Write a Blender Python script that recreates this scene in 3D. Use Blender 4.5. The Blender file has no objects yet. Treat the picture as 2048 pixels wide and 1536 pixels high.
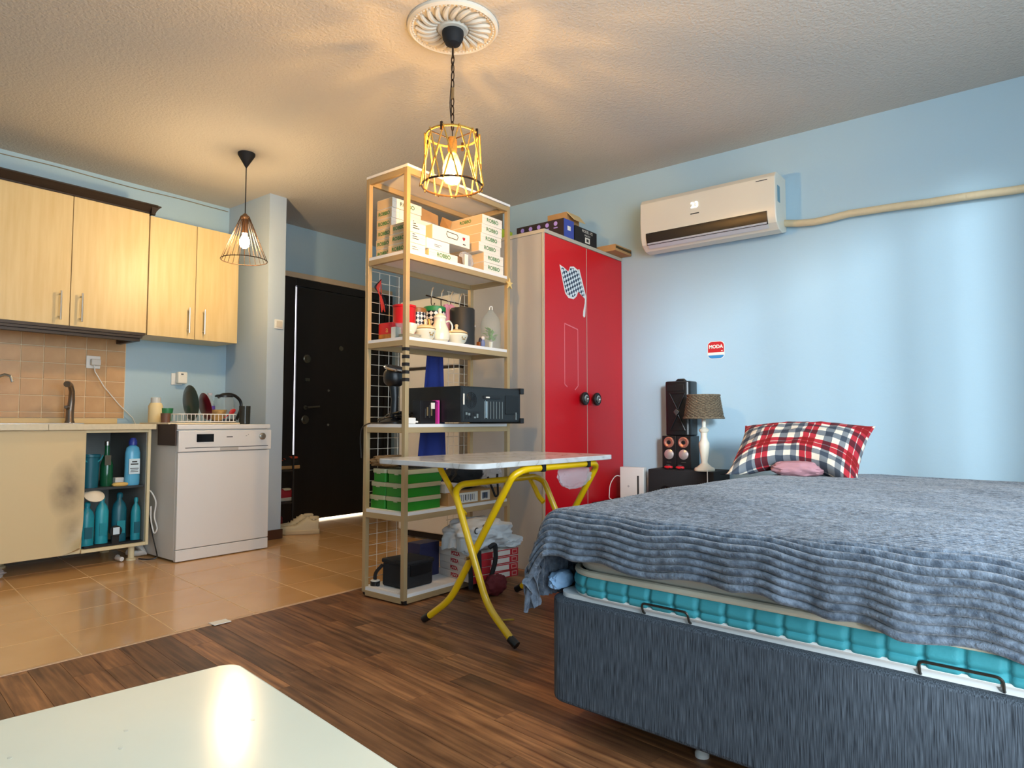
import bpy, bmesh, math, random
from mathutils import Vector, Matrix, noise
random.seed(7)
SC = bpy.context.scene
COL = SC.collection
PI = math.pi
def rad(a): return math.radians(a)

# ------------------------------------------------------------------ camera
YAW, PITCH = rad(38.4), rad(3.2)
fw = Vector((-math.sin(YAW)*math.cos(PITCH), math.cos(YAW)*math.cos(PITCH), math.sin(PITCH)))
rt = Vector((math.cos(YAW), math.sin(YAW), 0))
up = rt.cross(fw)
cam_d = bpy.data.cameras.new('camera')
cam = bpy.data.objects.new('camera', cam_d)
COL.objects.link(cam)
cam_d.sensor_fit = 'HORIZONTAL'; cam_d.sensor_width = 36.0
cam_d.lens = 1334.0/2048.0*36.0
cam_d.clip_start = 0.02
cam.matrix_world = Matrix(((rt.x, up.x, -fw.x, 0), (rt.y, up.y, -fw.y, 0), (rt.z, up.z, -fw.z, 0.866), (0, 0, 0, 1)))
SC.camera = cam

# ------------------------------------------------------------------ light
SUN_E, WIN_E, BULB1, BULB2, SKY_E = 2.9, 125.0, 1600.0, 460.0, 0.9
w = bpy.data.worlds.new('sky'); SC.world = w; w.use_nodes = True
w.node_tree.nodes['Background'].inputs['Color'].default_value = (0.66, 0.83, 1.0, 1)
w.node_tree.nodes['Background'].inputs['Strength'].default_value = SKY_E
sd = bpy.data.lights.new('sun', 'SUN'); sd.energy = SUN_E; sd.angle = rad(7); sd.color = (0.90, 0.96, 1.0)
so = bpy.data.objects.new('sun', sd); COL.objects.link(so)
sdir = Vector((-0.58, 0.81, -math.tan(rad(8.0)))).normalized()
so.rotation_euler = sdir.to_track_quat('-Z', 'Y').to_euler()
so.location = (3, -3, 3)
ad = bpy.data.lights.new('window_daylight', 'AREA'); ad.shape = 'RECTANGLE'; ad.size = 3.1; ad.size_y = 1.85
ad.energy = WIN_E; ad.color = (0.74, 0.88, 1.0)
ao = bpy.data.objects.new('window_daylight', ad); COL.objects.link(ao)
ao.matrix_world = Matrix.Translation((1.10, 0.95, 1.43)) @ Vector((-1, 0, -0.0)).to_track_quat('-Z', 'Y').to_matrix().to_4x4()
# rectangle: local x along world y
ao.rotation_euler = (rad(90), 0, rad(90)); ao.location = (1.10, 0.95, 1.43)
SC.view_settings.view_transform = 'Standard'
SC.view_settings.look = 'None'
SC.view_settings.gamma = 1.0
SC.view_settings.use_curve_mapping = False
SC.view_settings.exposure = 0.42

# ------------------------------------------------------------------ helpers
def lin(h):
    h = h.lstrip('#'); c = [int(h[i:i+2], 16)/255 for i in (0, 2, 4)]
    return tuple((x/12.92 if x <= 0.04045 else ((x+0.055)/1.055)**2.4) for x in c) + (1,)
MATS = {}
def M(name, hexc, rough=0.5, metal=0.0, var=0.0, vscale=8.0, stretch=(1, 1, 1), hex2=None, bump=0.0, bscale=60.0, bstretch=(1, 1, 1),
      trans=0.0, alpha=1.0, emit=None, estr=0.0, coat=0.0, sheen=0.0, detail=4.0, spec=0.5, contrast=None, transl=0.0):
    m = bpy.data.materials.new(name); m.use_nodes = True
    nt = m.node_tree; N = nt.nodes; L = nt.links
    b = N['Principled BSDF']
    b.inputs['Roughness'].default_value = rough
    b.inputs['Metallic'].default_value = metal
    b.inputs['Transmission Weight'].default_value = trans
    b.inputs['Alpha'].default_value = alpha
    b.inputs['Coat Weight'].default_value = coat
    b.inputs['Coat Roughness'].default_value = 0.08
    b.inputs['Sheen Weight'].default_value = sheen
    b.inputs['Specular IOR Level'].default_value = spec
    c = lin(hexc)
    b.inputs['Base Color'].default_value = c
    if var > 0 or hex2:
        tc = N.new('ShaderNodeTexCoord'); mp = N.new('ShaderNodeMapping')
        mp.inputs['Scale'].default_value = stretch
        nz = N.new('ShaderNodeTexNoise'); nz.inputs['Scale'].default_value = vscale; nz.inputs['Detail'].default_value = detail
        rp = N.new('ShaderNodeValToRGB')
        c2 = lin(hex2) if hex2 else tuple(x*(1-var) for x in c[:3]) + (1,)
        lo, hi = contrast or (0.3, 0.7)
        rp.color_ramp.elements[0].position = lo; rp.color_ramp.elements[1].position = hi
        rp.color_ramp.elements[0].color = c2; rp.color_ramp.elements[1].color = c
        L.new(tc.outputs['Object'], mp.inputs['Vector']); L.new(mp.outputs['Vector'], nz.inputs['Vector'])
        L.new(nz.outputs['Fac'], rp.inputs['Fac']); L.new(rp.outputs['Color'], b.inputs['Base Color'])
    if bump > 0:
        tc = N.new('ShaderNodeTexCoord'); mp = N.new('ShaderNodeMapping')
        mp.inputs['Scale'].default_value = bstretch
        nz = N.new('ShaderNodeTexNoise'); nz.inputs['Scale'].default_value = bscale; nz.inputs['Detail'].default_value = 3
        bp = N.new('ShaderNodeBump'); bp.inputs['Strength'].default_value = min(1.0, bump); bp.inputs['Distance'].default_value = 0.01
        L.new(tc.outputs['Object'], mp.inputs['Vector']); L.new(mp.outputs['Vector'], nz.inputs['Vector'])
        L.new(nz.outputs['Fac'], bp.inputs['Height']); L.new(bp.outputs['Normal'], b.inputs['Normal'])
    if emit:
        b.inputs['Emission Color'].default_value = lin(emit)
        b.inputs['Emission Strength'].default_value = estr
    if transl > 0:
        t = N.new('ShaderNodeBsdfTranslucent'); t.inputs['Color'].default_value = c
        mx = N.new('ShaderNodeMixShader'); mx.inputs[0].default_value = transl
        L.new(b.outputs[0], mx.inputs[1]); L.new(t.outputs[0], mx.inputs[2])
        L.new(mx.outputs[0], N['Material Output'].inputs['Surface'])
    MATS[name] = m
    return m
def clear_mat(name, tint, k=0.85, rough=0.05):
    """thin clear plastic or glass: mostly see-through, a little gloss"""
    m = bpy.data.materials.new(name); m.use_nodes = True
    nt = m.node_tree; N = nt.nodes; L = nt.links
    b = N['Principled BSDF']; b.inputs['Base Color'].default_value = lin(tint); b.inputs['Roughness'].default_value = rough
    t = N.new('ShaderNodeBsdfTransparent'); t.inputs['Color'].default_value = lin(tint)
    mx = N.new('ShaderNodeMixShader'); mx.inputs[0].default_value = k
    L.new(b.outputs[0], mx.inputs[1]); L.new(t.outputs[0], mx.inputs[2]); L.new(mx.outputs[0], N['Material Output'].inputs['Surface'])
    return m

def wm(o):
    m = o.matrix_basis.copy()
    p = o.parent
    while p is not None:
        m = p.matrix_basis @ m; p = p.parent
    return m
def tag(o, label=None, cat=None, group=None, kind=None):
    if label: o['label'] = label
    if cat: o['category'] = cat
    if group: o['group'] = group
    if kind: o['kind'] = kind
    return o
def thing(name, label, cat, loc=(0, 0, 0), rz=0.0, group=None):
    o = bpy.data.objects.new(name, None); COL.objects.link(o)
    o.empty_display_size = 0.05
    o.location = loc; o.rotation_euler = (0, 0, rz)
    return tag(o, label, cat, group)
def copy_thing(src, loc, rz=None, label=None):
    r = src.copy(); COL.objects.link(r); r.location = loc
    if rz is not None: r.rotation_euler = (0, 0, rz)
    if label: r['label'] = label
    for ch in list(src.children):
        c = ch.copy(); COL.objects.link(c); c.parent = r
        for g in list(ch.children):
            d = g.copy(); COL.objects.link(d); d.parent = c
    return r

class B:
    def __init__(s): s.bm = bmesh.new()
    def box(s, x0, x1, y0, y1, z0, z1, mat=None):
        r = bmesh.ops.create_cube(s.bm, size=1.0)
        for v in r['verts']:
            v.co = Vector(((x0+x1)/2 + v.co.x*(x1-x0), (y0+y1)/2 + v.co.y*(y1-y0), (z0+z1)/2 + v.co.z*(z1-z0)))
            if mat: v.co = mat @ v.co
        return s
    def prism(s, pts, vec):
        vec = Vector(vec); n = len(pts)
        a = [s.bm.verts.new(Vector(p)) for p in pts]; b = [s.bm.verts.new(Vector(p)+vec) for p in pts]
        try:
            s.bm.faces.new(a[::-1]); s.bm.faces.new(b)
        except ValueError: pass
        for i in range(n):
            s.bm.faces.new((a[i], a[(i+1) % n], b[(i+1) % n], b[i]))
        return s
    def tube(s, pts, r, n=8, closed=False, caps=True):
        pts = [Vector(p) for p in pts]; k = len(pts)
        rs = r if isinstance(r, (list, tuple)) else [r]*k
        rings = []; prev = None
        for i in range(k):
            if closed: t = (pts[(i+1) % k]-pts[i-1])
            else: t = pts[min(i+1, k-1)]-pts[max(i-1, 0)]
            t = t.normalized() if t.length > 1e-9 else Vector((0, 0, 1))
            if prev is None:
                a = Vector((0, 0, 1)) if abs(t.z) < 0.9 else Vector((1, 0, 0))
                u = t.cross(a).normalized()
            else:
                u = (prev - t*prev.dot(t))
                u = u.normalized() if u.length > 1e-6 else t.orthogonal().normalized()
            prev = u; v = t.cross(u)
            rings.append([s.bm.verts.new(pts[i] + (u*math.cos(2*PI*j/n) + v*math.sin(2*PI*j/n))*rs[i]) for j in range(n)])
        m = k if closed else k-1
        for i in range(m):
            A = rings[i]; C = rings[(i+1) % k]
            for j in range(n):
                s.bm.faces.new((A[j], A[(j+1) % n], C[(j+1) % n], C[j]))
        if not closed and caps:
            s.bm.faces.new(rings[0][::-1]); s.bm.faces.new(rings[-1])
        return s
    def lathe(s, prof, c=(0, 0, 0), n=24, mat=None, sx=1.0, sy=1.0):
        c = Vector(c); rings = []
        for (r, z) in prof:
            if r < 1e-6:
                p = Vector((0, 0, z)); rings.append([s.bm.verts.new((mat @ p if mat else p) + c)])
            else:
                ring = []
                for j in range(n):
                    p = Vector((r*sx*math.cos(2*PI*j/n), r*sy*math.sin(2*PI*j/n), z))
                    ring.append(s.bm.verts.new((mat @ p if mat else p) + c))
                rings.append(ring)
        for i in range(len(rings)-1):
            A, C = rings[i], rings[i+1]
            for j in range(n):
                a0, a1 = A[j % len(A)], A[(j+1) % len(A)]; c0, c1 = C[j % len(C)], C[(j+1) % len(C)]
                vs = []
                for v in (a0, a1, c1, c0):
                    if v not in vs: vs.append(v)
                if len(vs) >= 3:
                    try: s.bm.faces.new(vs)
                    except ValueError: pass
        if len(rings[0]) > 1: s.bm.faces.new(rings[0][::-1])
        if len(rings[-1]) > 1: s.bm.faces.new(rings[-1])
        return s
    def grid(s, fn, nu, nv, uv=False, wrap=False):
        V = [[s.bm.verts.new(Vector(fn(i/(nu-1), j/(nv-1)))) for j in range(nv)] for i in range(nu)]
        lay = s.bm.loops.layers.uv.verify() if uv else None
        for i in range(nu-1):
            for j in range(nv-1):
                f = s.bm.faces.new((V[i][j], V[i+1][j], V[i+1][j+1], V[i][j+1]))
                if uv:
                    for l, (a, b) in zip(f.loops, ((i, j), (i+1, j), (i+1, j+1), (i, j+1))):
                        l[lay].uv = (a/(nu-1), b/(nv-1))
        return s
    def sheet(s, fn, nu, nv, th):
        P = [[Vector(fn(i/(nu-1), j/(nv-1))) for j in range(nv)] for i in range(nu)]
        F, K = [], []
        for i in range(nu):
            a, k = [], []
            for j in range(nv):
                n = (P[min(i+1, nu-1)][j]-P[max(i-1, 0)][j]).cross(P[i][min(j+1, nv-1)]-P[i][max(j-1, 0)]).normalized()*th/2
                a.append(s.bm.verts.new(P[i][j]+n)); k.append(s.bm.verts.new(P[i][j]-n))
            F.append(a); K.append(k)
        for i in range(nu-1):
            for j in range(nv-1):
                s.bm.faces.new((F[i][j], F[i+1][j], F[i+1][j+1], F[i][j+1])); s.bm.faces.new((K[i][j], K[i][j+1], K[i+1][j+1], K[i+1][j]))
            for j in (0, nv-1): s.bm.faces.new((F[i][j], F[i+1][j], K[i+1][j], K[i][j]))
        for j in range(nv-1):
            for i in (0, nu-1): s.bm.faces.new((F[i][j], F[i][j+1], K[i][j+1], K[i][j]))
        return s
    def blob(s, c, size, amp=0.1, freq=3.0, sub=4, p=2.6, seed=0.0, flat=None):
        r = bmesh.ops.create_icosphere(s.bm, subdivisions=sub, radius=1.0)
        c = Vector(c)
        for v in r['verts']:
            d = v.co.normalized()
            k = (abs(d.x)**p + abs(d.y)**p + abs(d.z)**p)**(-1.0/p)
            q = d*k*(1 + amp*noise.noise(d*freq + Vector((seed, seed*1.7, 0))) + amp*0.5*noise.noise(d*freq*2.6 + Vector((0, seed, 3))))
            v.co = c + Vector((q.x*size[0], q.y*size[1], q.z*size[2]))
            if flat is not None and v.co.z < flat: v.co.z = flat
        return s
    def mesh(s, name, mat, bevel=0.0, seg=2, smooth=35, xf=None):
        bm = s.bm
        bmesh.ops.recalc_face_normals(bm, faces=bm.faces[:])
        if bevel > 0:
            ed = [e for e in bm.edges if len(e.link_faces) == 2 and e.calc_face_angle(0) > rad(40)]
            bmesh.ops.bevel(bm, geom=ed, offset=bevel, segments=seg, affect='EDGES', profile=0.5, clamp_overlap=True)
        me = bpy.data.meshes.new(name)
        if xf is not None: bmesh.ops.transform(bm, matrix=xf, verts=bm.verts[:])
        bm.to_mesh(me); bm.free()
        if mat: me.materials.append(mat)
        if bevel > 0 and smooth: smooth = min(smooth, {1: 35, 2: 20}.get(seg, 12))
        if smooth:
            for p in me.polygons: p.use_smooth = True
            try: me.set_sharp_from_angle(angle=rad(smooth))
            except Exception: pass
        return me
    def part(s, name, mat, parent=None, bevel=0.0, seg=2, smooth=35, local=False, label=None, xf=None):
        """world-space mesh under parent (local=True: mesh already in the parent's space)"""
        x = xf
        if parent is not None and not local:
            inv = wm(parent).inverted(); x = inv @ xf if xf is not None else inv
        me = s.mesh(name, mat, bevel, seg, smooth, x)
        o = bpy.data.objects.new(name, me); COL.objects.link(o)
        if parent is not None: o.parent = parent
        if label: o['label'] = label
        return o
    def solo(s, name, mat, label, cat, loc=(0, 0, 0), rz=0.0, group=None, bevel=0.0, seg=2, smooth=35, kind=None, local=False):
        """a one-mesh thing; mesh given in world space unless local"""
        loc = Vector(loc)
        x = None if local else (Matrix.Translation(loc) @ Matrix.Rotation(rz, 4, 'Z')).inverted()
        me = s.mesh(name, mat, bevel, seg, smooth, x)
        o = bpy.data.objects.new(name, me); COL.objects.link(o)
        o.location = loc; o.rotation_euler = (0, 0, rz)
        return tag(o, label, cat, group, kind)
    def struct(s, name, mat, **k):
        o = s.part(name, mat, None, **k); o['kind'] = 'structure'; return o

def text(st, size, mat, parent, o, r, u, name='lettering', bold=0.0, align='CENTER', local=False, squeeze=1.0):
    cu = bpy.data.curves.new('lettering', 'FONT'); cu.body = st; cu.size = size; cu.align_x = align; cu.align_y = 'CENTER'
    cu.offset = bold; cu.resolution_u = 3
    tmp = bpy.data.objects.new('tmp', cu)
    me = bpy.data.meshes.new_from_object(tmp)
    bpy.data.objects.remove(tmp); bpy.data.curves.remove(cu)
    r = Vector(r).normalized(); u = Vector(u).normalized(); n = r.cross(u); o = Vector(o) + n*0.0008
    x = Matrix(((r.x*squeeze, u.x, n.x, o.x), (r.y*squeeze, u.y, n.y, o.y), (r.z*squeeze, u.z, n.z, o.z), (0, 0, 0, 1)))
    if not local: x = wm(parent).inverted() @ x
    me.transform(x); me.materials.clear(); me.materials.append(mat)
    ob = bpy.data.objects.new(name, me); COL.objects.link(ob); ob.parent = parent
    return ob
def arc(c, r, a0, a1, n, ax, ay):
    c = Vector(c); ax = Vector(ax); ay = Vector(ay)
    return [c + ax*(r*math.cos(rad(a0+(a1-a0)*i/n))) + ay*(r*math.sin(rad(a0+(a1-a0)*i/n))) for i in range(n+1)]
def fillet(pts, r, n=5):
    """round the inner corners of a polyline"""
    pts = [Vector(p) for p in pts]; out = [pts[0]]
    for i in range(1, len(pts)-1):
        a, b, c = pts[i-1], pts[i], pts[i+1]
        d1 = (a-b); d2 = (c-b); rr = min(r, d1.length*0.45, d2.length*0.45)
        p0 = b + d1.normalized()*rr; p1 = b + d2.normalized()*rr
        for k in range(n+1):
            t = k/n; out.append(p0*(1-t)**2 + b*2*t*(1-t) + p1*t*t)
    out.append(pts[-1]); return out
def rrect(x0, x1, y0, y1, r, n=5):
    out = []
    for cx, cy, a in ((x1-r, y1-r, 0), (x0+r, y1-r, 90), (x0+r, y0+r, 180), (x1-r, y0+r, 270)):
        for i in range(n+1):
            t = rad(a + 90*i/n); out.append((cx + r*math.cos(t), cy + r*math.sin(t)))
    return out
def clip(poly, x0, x1, y0, y1):
    for ax, lim, sg in ((0, x0, 1), (0, x1, -1), (1, y0, 1), (1, y1, -1)):
        out = []
        for i in range(len(poly)):
            p, q = poly[i], poly[(i+1) % len(poly)]
            ip, iq = (p[ax]-lim)*sg >= 0, (q[ax]-lim)*sg >= 0
            if ip: out.append(p)
            if ip != iq:
                t = (lim-p[ax])/(q[ax]-p[ax]); out.append((p[0]+t*(q[0]-p[0]), p[1]+t*(q[1]-p[1])))
        poly = out
        if len(poly) < 3: return []
    return poly
def area2(p): return abs(sum(p[i][0]*p[(i+1) % len(p)][1]-p[(i+1) % len(p)][0]*p[i][1] for i in range(len(p))))/2

# ------------------------------------------------------------------ materials
m_wall = M('wall_paint_blue', '#abc7d6', 0.75, bump=0.12, bscale=25)
m_wall2 = M('partition_paint', '#b4c4d2', 0.75, bump=0.1, bscale=25)
m_ceil = M('ceiling_plaster', '#c6c1b8', 0.85, bump=0.55, bscale=75)
m_white = M('white_enamel', '#e6e2da', 0.28)
m_dw = M('white_appliance', '#e6e4e0', 0.35)
m_whitep = M('white_plastic', '#e8e8e4', 0.4)
m_black = M('black_plastic', '#141416', 0.35)
m_blackm = M('black_matte', '#17171a', 0.75)
m_dark = M('dark_board', '#2a2522', 0.7)  # dark brown board of nightstand, shoe rack and fridge trim
m_chrome = M('chrome', '#c9c9c9', 0.18, 1.0)
m_steel = M('brushed_steel', '#b8b4ac', 0.32, 1.0)
m_nickel = M('nickel_handle', '#cfc4b4', 0.3, 0.9)
m_maple = M('maple_foil', '#dcc592', 0.42, hex2='#d4ba84', vscale=5, stretch=(6, 6, 0.5), contrast=(0.35, 0.65), bump=0.04, bscale=30)
m_maple2 = M('maple_edge', '#e2d2a8', 0.5)
m_wenge = M('wenge_moulding', '#2c211c', 0.45, var=0.35, vscale=12, stretch=(2, 0.3, 8))
m_counter = M('worktop_cream', '#ddd0b0', 0.35, var=0.08, vscale=40)
m_btile = M('backsplash_tile', '#cda679', 0.35, hex2='#b98f62', vscale=9, contrast=(0.25, 0.75))
m_grout = M('backsplash_grout', '#e8d6b4', 0.8)
m_ftile = M('floor_tile_tan', '#dcae78', 0.2, hex2='#d2a066', vscale=2.5, contrast=(0.3, 0.7), coat=0.3)
m_fgrout = M('floor_grout', '#dcbc8e', 0.8)
m_thres = M('threshold_strip', '#caa27a', 0.4)
m_doorblk = M('door_dark_foil', '#1a1412', 0.42, var=0.3, vscale=4, stretch=(1, 8, 0.4))
m_brass = M('dull_brass', '#6e6a5c', 0.35, 0.8)
m_base_b = M('skirting_brown', '#4a2c1a', 0.5)
m_red = M('wardrobe_red', '#d3111f', 0.3, spec=0.4)
m_ward = M('wardrobe_grey', '#a9a6a2', 0.5)
m_wardt = M('wardrobe_top_edge', '#b9b1a0', 0.5)
m_alu = M('champagne_frame', '#bda47a', 0.4, 0.35)
m_board = M('shelf_board_white', '#e9e8e6', 0.45)
m_card = M('cardboard', '#b98f5c', 0.8, var=0.12, vscale=20)
m_cardw = M('white_carton', '#ebe6da', 0.6)
m_cardk = M('brown_lit_end_lid_line', '#cdb48e', 0.7)  # brown light painted onto white carton ends, also colours the lid line
m_green = M('lettering_green', '#2f7a38', 0.6)
m_tape = M('clear_tape', '#c6d6dc', 0.25)
m_grid = M('grid_wire', '#dcd6c8', 0.4, 0.3)
m_rope = M('jute_rope', '#c8963a', 0.7, var=0.35, vscale=120, bump=0.4, bscale=200)
m_ring = M('dark_bronze', '#3b2a1c', 0.4, 0.6)
m_yel = M('yellow_tube', '#f0c20c', 0.28, coat=0.3)
m_ink = M('ink_dark', '#2c2c2e', 0.6)
m_glass = clear_mat('clear_glass', '#eef3f3', 0.86)
m_pet = clear_mat('clear_plastic_film', '#f2f2f4', 0.72, 0.25)
m_bluebag = M('blue_cloth', '#1c2f7a', 0.85, bump=0.15, bscale=40)
m_navy = M('navy_card', '#232448', 0.6)
m_pink = M('pink_plastic', '#d63fa0', 0.4)
m_porc = M('porcelain', '#e4e0cc', 0.18, coat=0.4)
m_gold = M('gold_rim', '#b98f3c', 0.35, 0.6)
m_tin_red = M('red_tin', '#c4161e', 0.3)
# special materials -------------------------------------------------
def plank_mat():
    m = bpy.data.materials.new('laminate_oak_dark'); m.use_nodes = True
    nt = m.node_tree; N = nt.nodes; L = nt.links; b = N['Principled BSDF']
    oi = N.new('ShaderNodeObjectInfo'); tc = N.new('ShaderNodeTexCoord')
    ad = N.new('ShaderNodeVectorMath'); ad.operation = 'ADD'
    cx = N.new('ShaderNodeCombineXYZ'); ml = N.new('ShaderNodeMath'); ml.operation = 'MULTIPLY'; ml.inputs[1].default_value = 37.0
    L.new(oi.outputs['Random'], ml.inputs[0]); L.new(ml.outputs[0], cx.inputs[0]); L.new(ml.outputs[0], cx.inputs[1])
    L.new(tc.outputs['Object'], ad.inputs[0]); L.new(cx.outputs[0], ad.inputs[1])
    mp = N.new('ShaderNodeMapping'); mp.inputs['Scale'].default_value = (1.3, 24, 1)
    L.new(ad.outputs[0], mp.inputs['Vector'])
    n1 = N.new('ShaderNodeTexNoise'); n1.inputs['Scale'].default_value = 2.2; n1.inputs['Detail'].default_value = 8; n1.inputs['Distortion'].default_value = 0.25
    L.new(mp.outputs[0], n1.inputs['Vector'])
    mp2 = N.new('ShaderNodeMapping'); mp2.inputs['Scale'].default_value = (2.2, 4.5, 1)
    L.new(ad.outputs[0], mp2.inputs['Vector'])
    n2 = N.new('ShaderNodeTexNoise'); n2.inputs['Scale'].default_value = 2.4; n2.inputs['Detail'].default_value = 5
    L.new(mp2.outputs[0], n2.inputs['Vector'])
    r1 = N.new('ShaderNodeValToRGB'); e = r1.color_ramp.elements
    e[0].position = 0.32; e[0].color = lin('#5c3a28'); e[1].position = 0.72; e[1].color = lin('#a97a52')
    L.new(n1.outputs['Fac'], r1.inputs['Fac'])
    r2 = N.new('ShaderNodeValToRGB'); e = r2.color_ramp.elements
    e[0].position = 0.3; e[0].color = (0.55, 0.5, 0.48, 1); e[1].position = 0.55; e[1].color = (1, 1, 1, 1)
    L.new(n2.outputs['Fac'], r2.inputs['Fac'])
    mx = N.new('ShaderNodeMix'); mx.data_type = 'RGBA'; mx.blend_type = 'MULTIPLY'; mx.inputs['Factor'].default_value = 0.8
    L.new(r1.outputs[0], mx.inputs['A']); L.new(r2.outputs[0], mx.inputs['B'])
    r3 = N.new('ShaderNodeValToRGB'); e = r3.color_ramp.elements
    e[0].position = 0.0; e[0].color = (0.55, 0.52, 0.52, 1); e[1].position = 1.0; e[1].color = (1.45, 1.35, 1.2, 1)
    L.new(oi.outputs['Random'], r3.inputs['Fac'])
    mx2 = N.new('ShaderNodeMix'); mx2.data_type = 'RGBA'; mx2.blend_type = 'MULTIPLY'; mx2.inputs['Factor'].default_value = 1.0
    L.new(mx.outputs['Result'], mx2.inputs['A']); L.new(r3.outputs[0], mx2.inputs['B'])
    L.new(mx2.outputs['Result'], b.inputs['Base Color'])
    b.inputs['Roughness'].default_value = 0.42
    bp = N.new('ShaderNodeBump'); bp.inputs['Strength'].default_value = 0.15; bp.inputs['Distance'].default_value = 0.004
    L.new(n1.outputs['Fac'], bp.inputs['Height']); L.new(bp.outputs['Normal'], b.inputs['Normal'])
    return m
m_plank = plank_mat()
m_under = M('plank_underlay', '#3a2417', 0.6)

# ------------------------------------------------------------------ room shell
WX, WY, RX, FY, ZC = -5.03, 4.07, 1.0, -1.3, 2.565
HY, HX = 4.47, -3.32                           # the entrance hall runs on past the back wall
XB = -2.80                                    # tile / laminate boundary
floor = B().box(WX-0.1, RX+0.2, FY-0.1, HY+0.1, -0.12, -0.008).struct('floor', m_under)
B().box(XB-0.012, XB+0.004, FY, WY, -0.008, 0.003).part('threshold_strip', m_thres, floor, bevel=0.0015)
# laminate planks, laid a few degrees off the wall line
ang = rad(-6.2); ca, sa = math.cos(ang), math.sin(ang)
PW = 0.097
def rot(p, c=(-2.0, 1.7)): return (c[0] + p[0]*ca - p[1]*sa, c[1] + p[0]*sa + p[1]*ca)
rnd = random.Random(11)
for row in range(-26, 27):
    y0 = row*PW; x = -2.2 + rnd.uniform(-0.6, 0)
    while x < 4.2:
        ln = rnd.uniform(0.55, 1.05)
        poly = clip([rot(p) for p in ((x+0.0006, y0+0.0006), (x+ln-0.0006, y0+0.0006), (x+ln-0.0006, y0+PW-0.0006), (x+0.0006, y0+PW-0.0006))],
                    XB+0.004, RX, -0.5, WY)
        x += ln
        if len(poly) < 3 or area2(poly) < 0.002: continue
        cx = sum(p[0] for p in poly)/len(poly); cy = sum(p[1] for p in poly)/len(poly)
        if cx > -0.55 and cy > 1.9: continue          # wholly under the bed
        loc = Matrix.Translation((cx, cy, 0)) @ Matrix.Rotation(ang, 4, 'Z')
        b = B().prism([(p[0], p[1], -0.008) for p in poly], (0, 0, 0.008))
        me = b.mesh('plank', m_plank, 0, 1, 0, loc.inverted())
        o = bpy.data.objects.new('plank', me); COL.objects.link(o); o.parent = floor
        o.matrix_basis = loc
# floor tiles of the kitchen
TS = 0.345; sh = -0.115
for i in range(-1, 8):
    for j in range(-9, 15):
        x1 = -2.812 - (i-0)*TS + 0.005; x0 = x1 - TS
        y0 = 1.335 + j*TS; y1 = y0 + TS
        f = lambda x, y: (x, y + (x+2.82)*sh)
        g = 0.0016
        poly = clip([f(x0+g, y0+g), f(x1-g, y0+g), f(x1-g, y1-g), f(x0+g, y1-g)], WX, XB-0.012, FY, HY)
        if len(poly) < 3 or area2(poly) < 0.002: continue
        cx = sum(p[0] for p in poly)/len(poly); cy = sum(p[1] for p in poly)/len(poly)
        if cy < 0.0: pass
        loc = Matrix.Translation((cx, cy, 0))
        b = B().prism([(p[0], p[1], -0.008) for p in poly], (0, 0, 0.0085 + rnd.uniform(0, 0.0006)))
        me = b.mesh('tile', m_ftile, 0.0012, 1, 0, loc.inverted())
        o = bpy.data.objects.new('tile', me); COL.objects.link(o); o.parent = floor; o.matrix_basis = loc
B().box(WX, XB-0.012, FY, HY, -0.009, -0.0001).part('grout_bed', m_fgrout, floor)

ceiling = B().box(WX-0.1, RX+0.2, FY-0.1, HY+0.1, ZC, ZC+0.1).struct('ceiling', m_ceil)
wall_l = B().box(WX-0.1, WX, FY, HY, 0, ZC).struct('wall_left', m_wall)
wall_b = B().box(HX, RX+0.2, WY, WY+0.1, 0, ZC).struct('wall_back', m_wall)
B().box(WX-0.1, HX, HY, HY+0.1, 0, ZC).box(HX, HX+0.1, WY+0.1, HY+0.1, 0, ZC).struct('wall_hall', m_wall2)
wall_f = B().box(WX-0.1, RX+0.2, FY-0.1, FY, 0, ZC).struct('wall_front', m_wall)
WY0, WY1, WZ0, WZ1 = -0.55, 2.46, 0.45, 2.42
B().box(RX, RX+0.2, FY, WY0, 0, ZC).box(RX, RX+0.2, WY1, WY, 0, ZC).box(RX, RX+0.2, WY0, WY1, 0, WZ0).box(RX, RX+0.2, WY0, WY1, WZ1, ZC).struct('wall_right', m_wall)
wall_p = B().box(WX, -4.45, 2.71, 2.85, 0, ZC).struct('wall_partition', m_wall2)
B().box(-4.45, -4.438, 2.70, 2.862, 0, 0.07).box(WX, -4.438, 2.698, 2.71, 0, 0.07).struct('baseboard_partition', m_base_b, bevel=0.002)
# thin caulk cracks along the kitchen ceiling line
b = B(); pts = []
for i in range(30):
    y = 0.9 + i*0.062; pts.append((WX+0.002, y, 2.535 + 0.012*noise.noise(Vector((y*2.3, 0, 0)))))
b.tube(pts, 0.0035, 5).struct('trim_1', M('caulk_line', '#8b8270', 0.8))
# window to the right of the camera
win = B()
fr = 0.06
win.box(RX+0.08, RX+0.14, WY0, WY0+fr, WZ0, WZ1).box(RX+0.08, RX+0.14, WY1-fr, WY1, WZ0, WZ1).box(RX+0.08, RX+0.14, WY0, WY1, WZ0, WZ0+fr).box(RX+0.08, RX+0.14, WY0, WY1, WZ1-fr, WZ1)
window = win.struct('window_1', m_whitep, bevel=0.004)
mul = (WY0, 0.50, 1.56, WY1)
for k in (1, 2):
    B().box(RX+0.08, RX+0.14, mul[k]-0.03, mul[k]+0.03, WZ0, WZ1).part('mullion', m_whitep, window, bevel=0.003)
for k in range(3):
    B().box(RX+0.108, RX+0.112, mul[k]+0.03, mul[k+1]-0.03, WZ0+fr, WZ1-fr).part('pane', clear_mat('window_pane', '#f4f8fa', 0.93), window)
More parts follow.
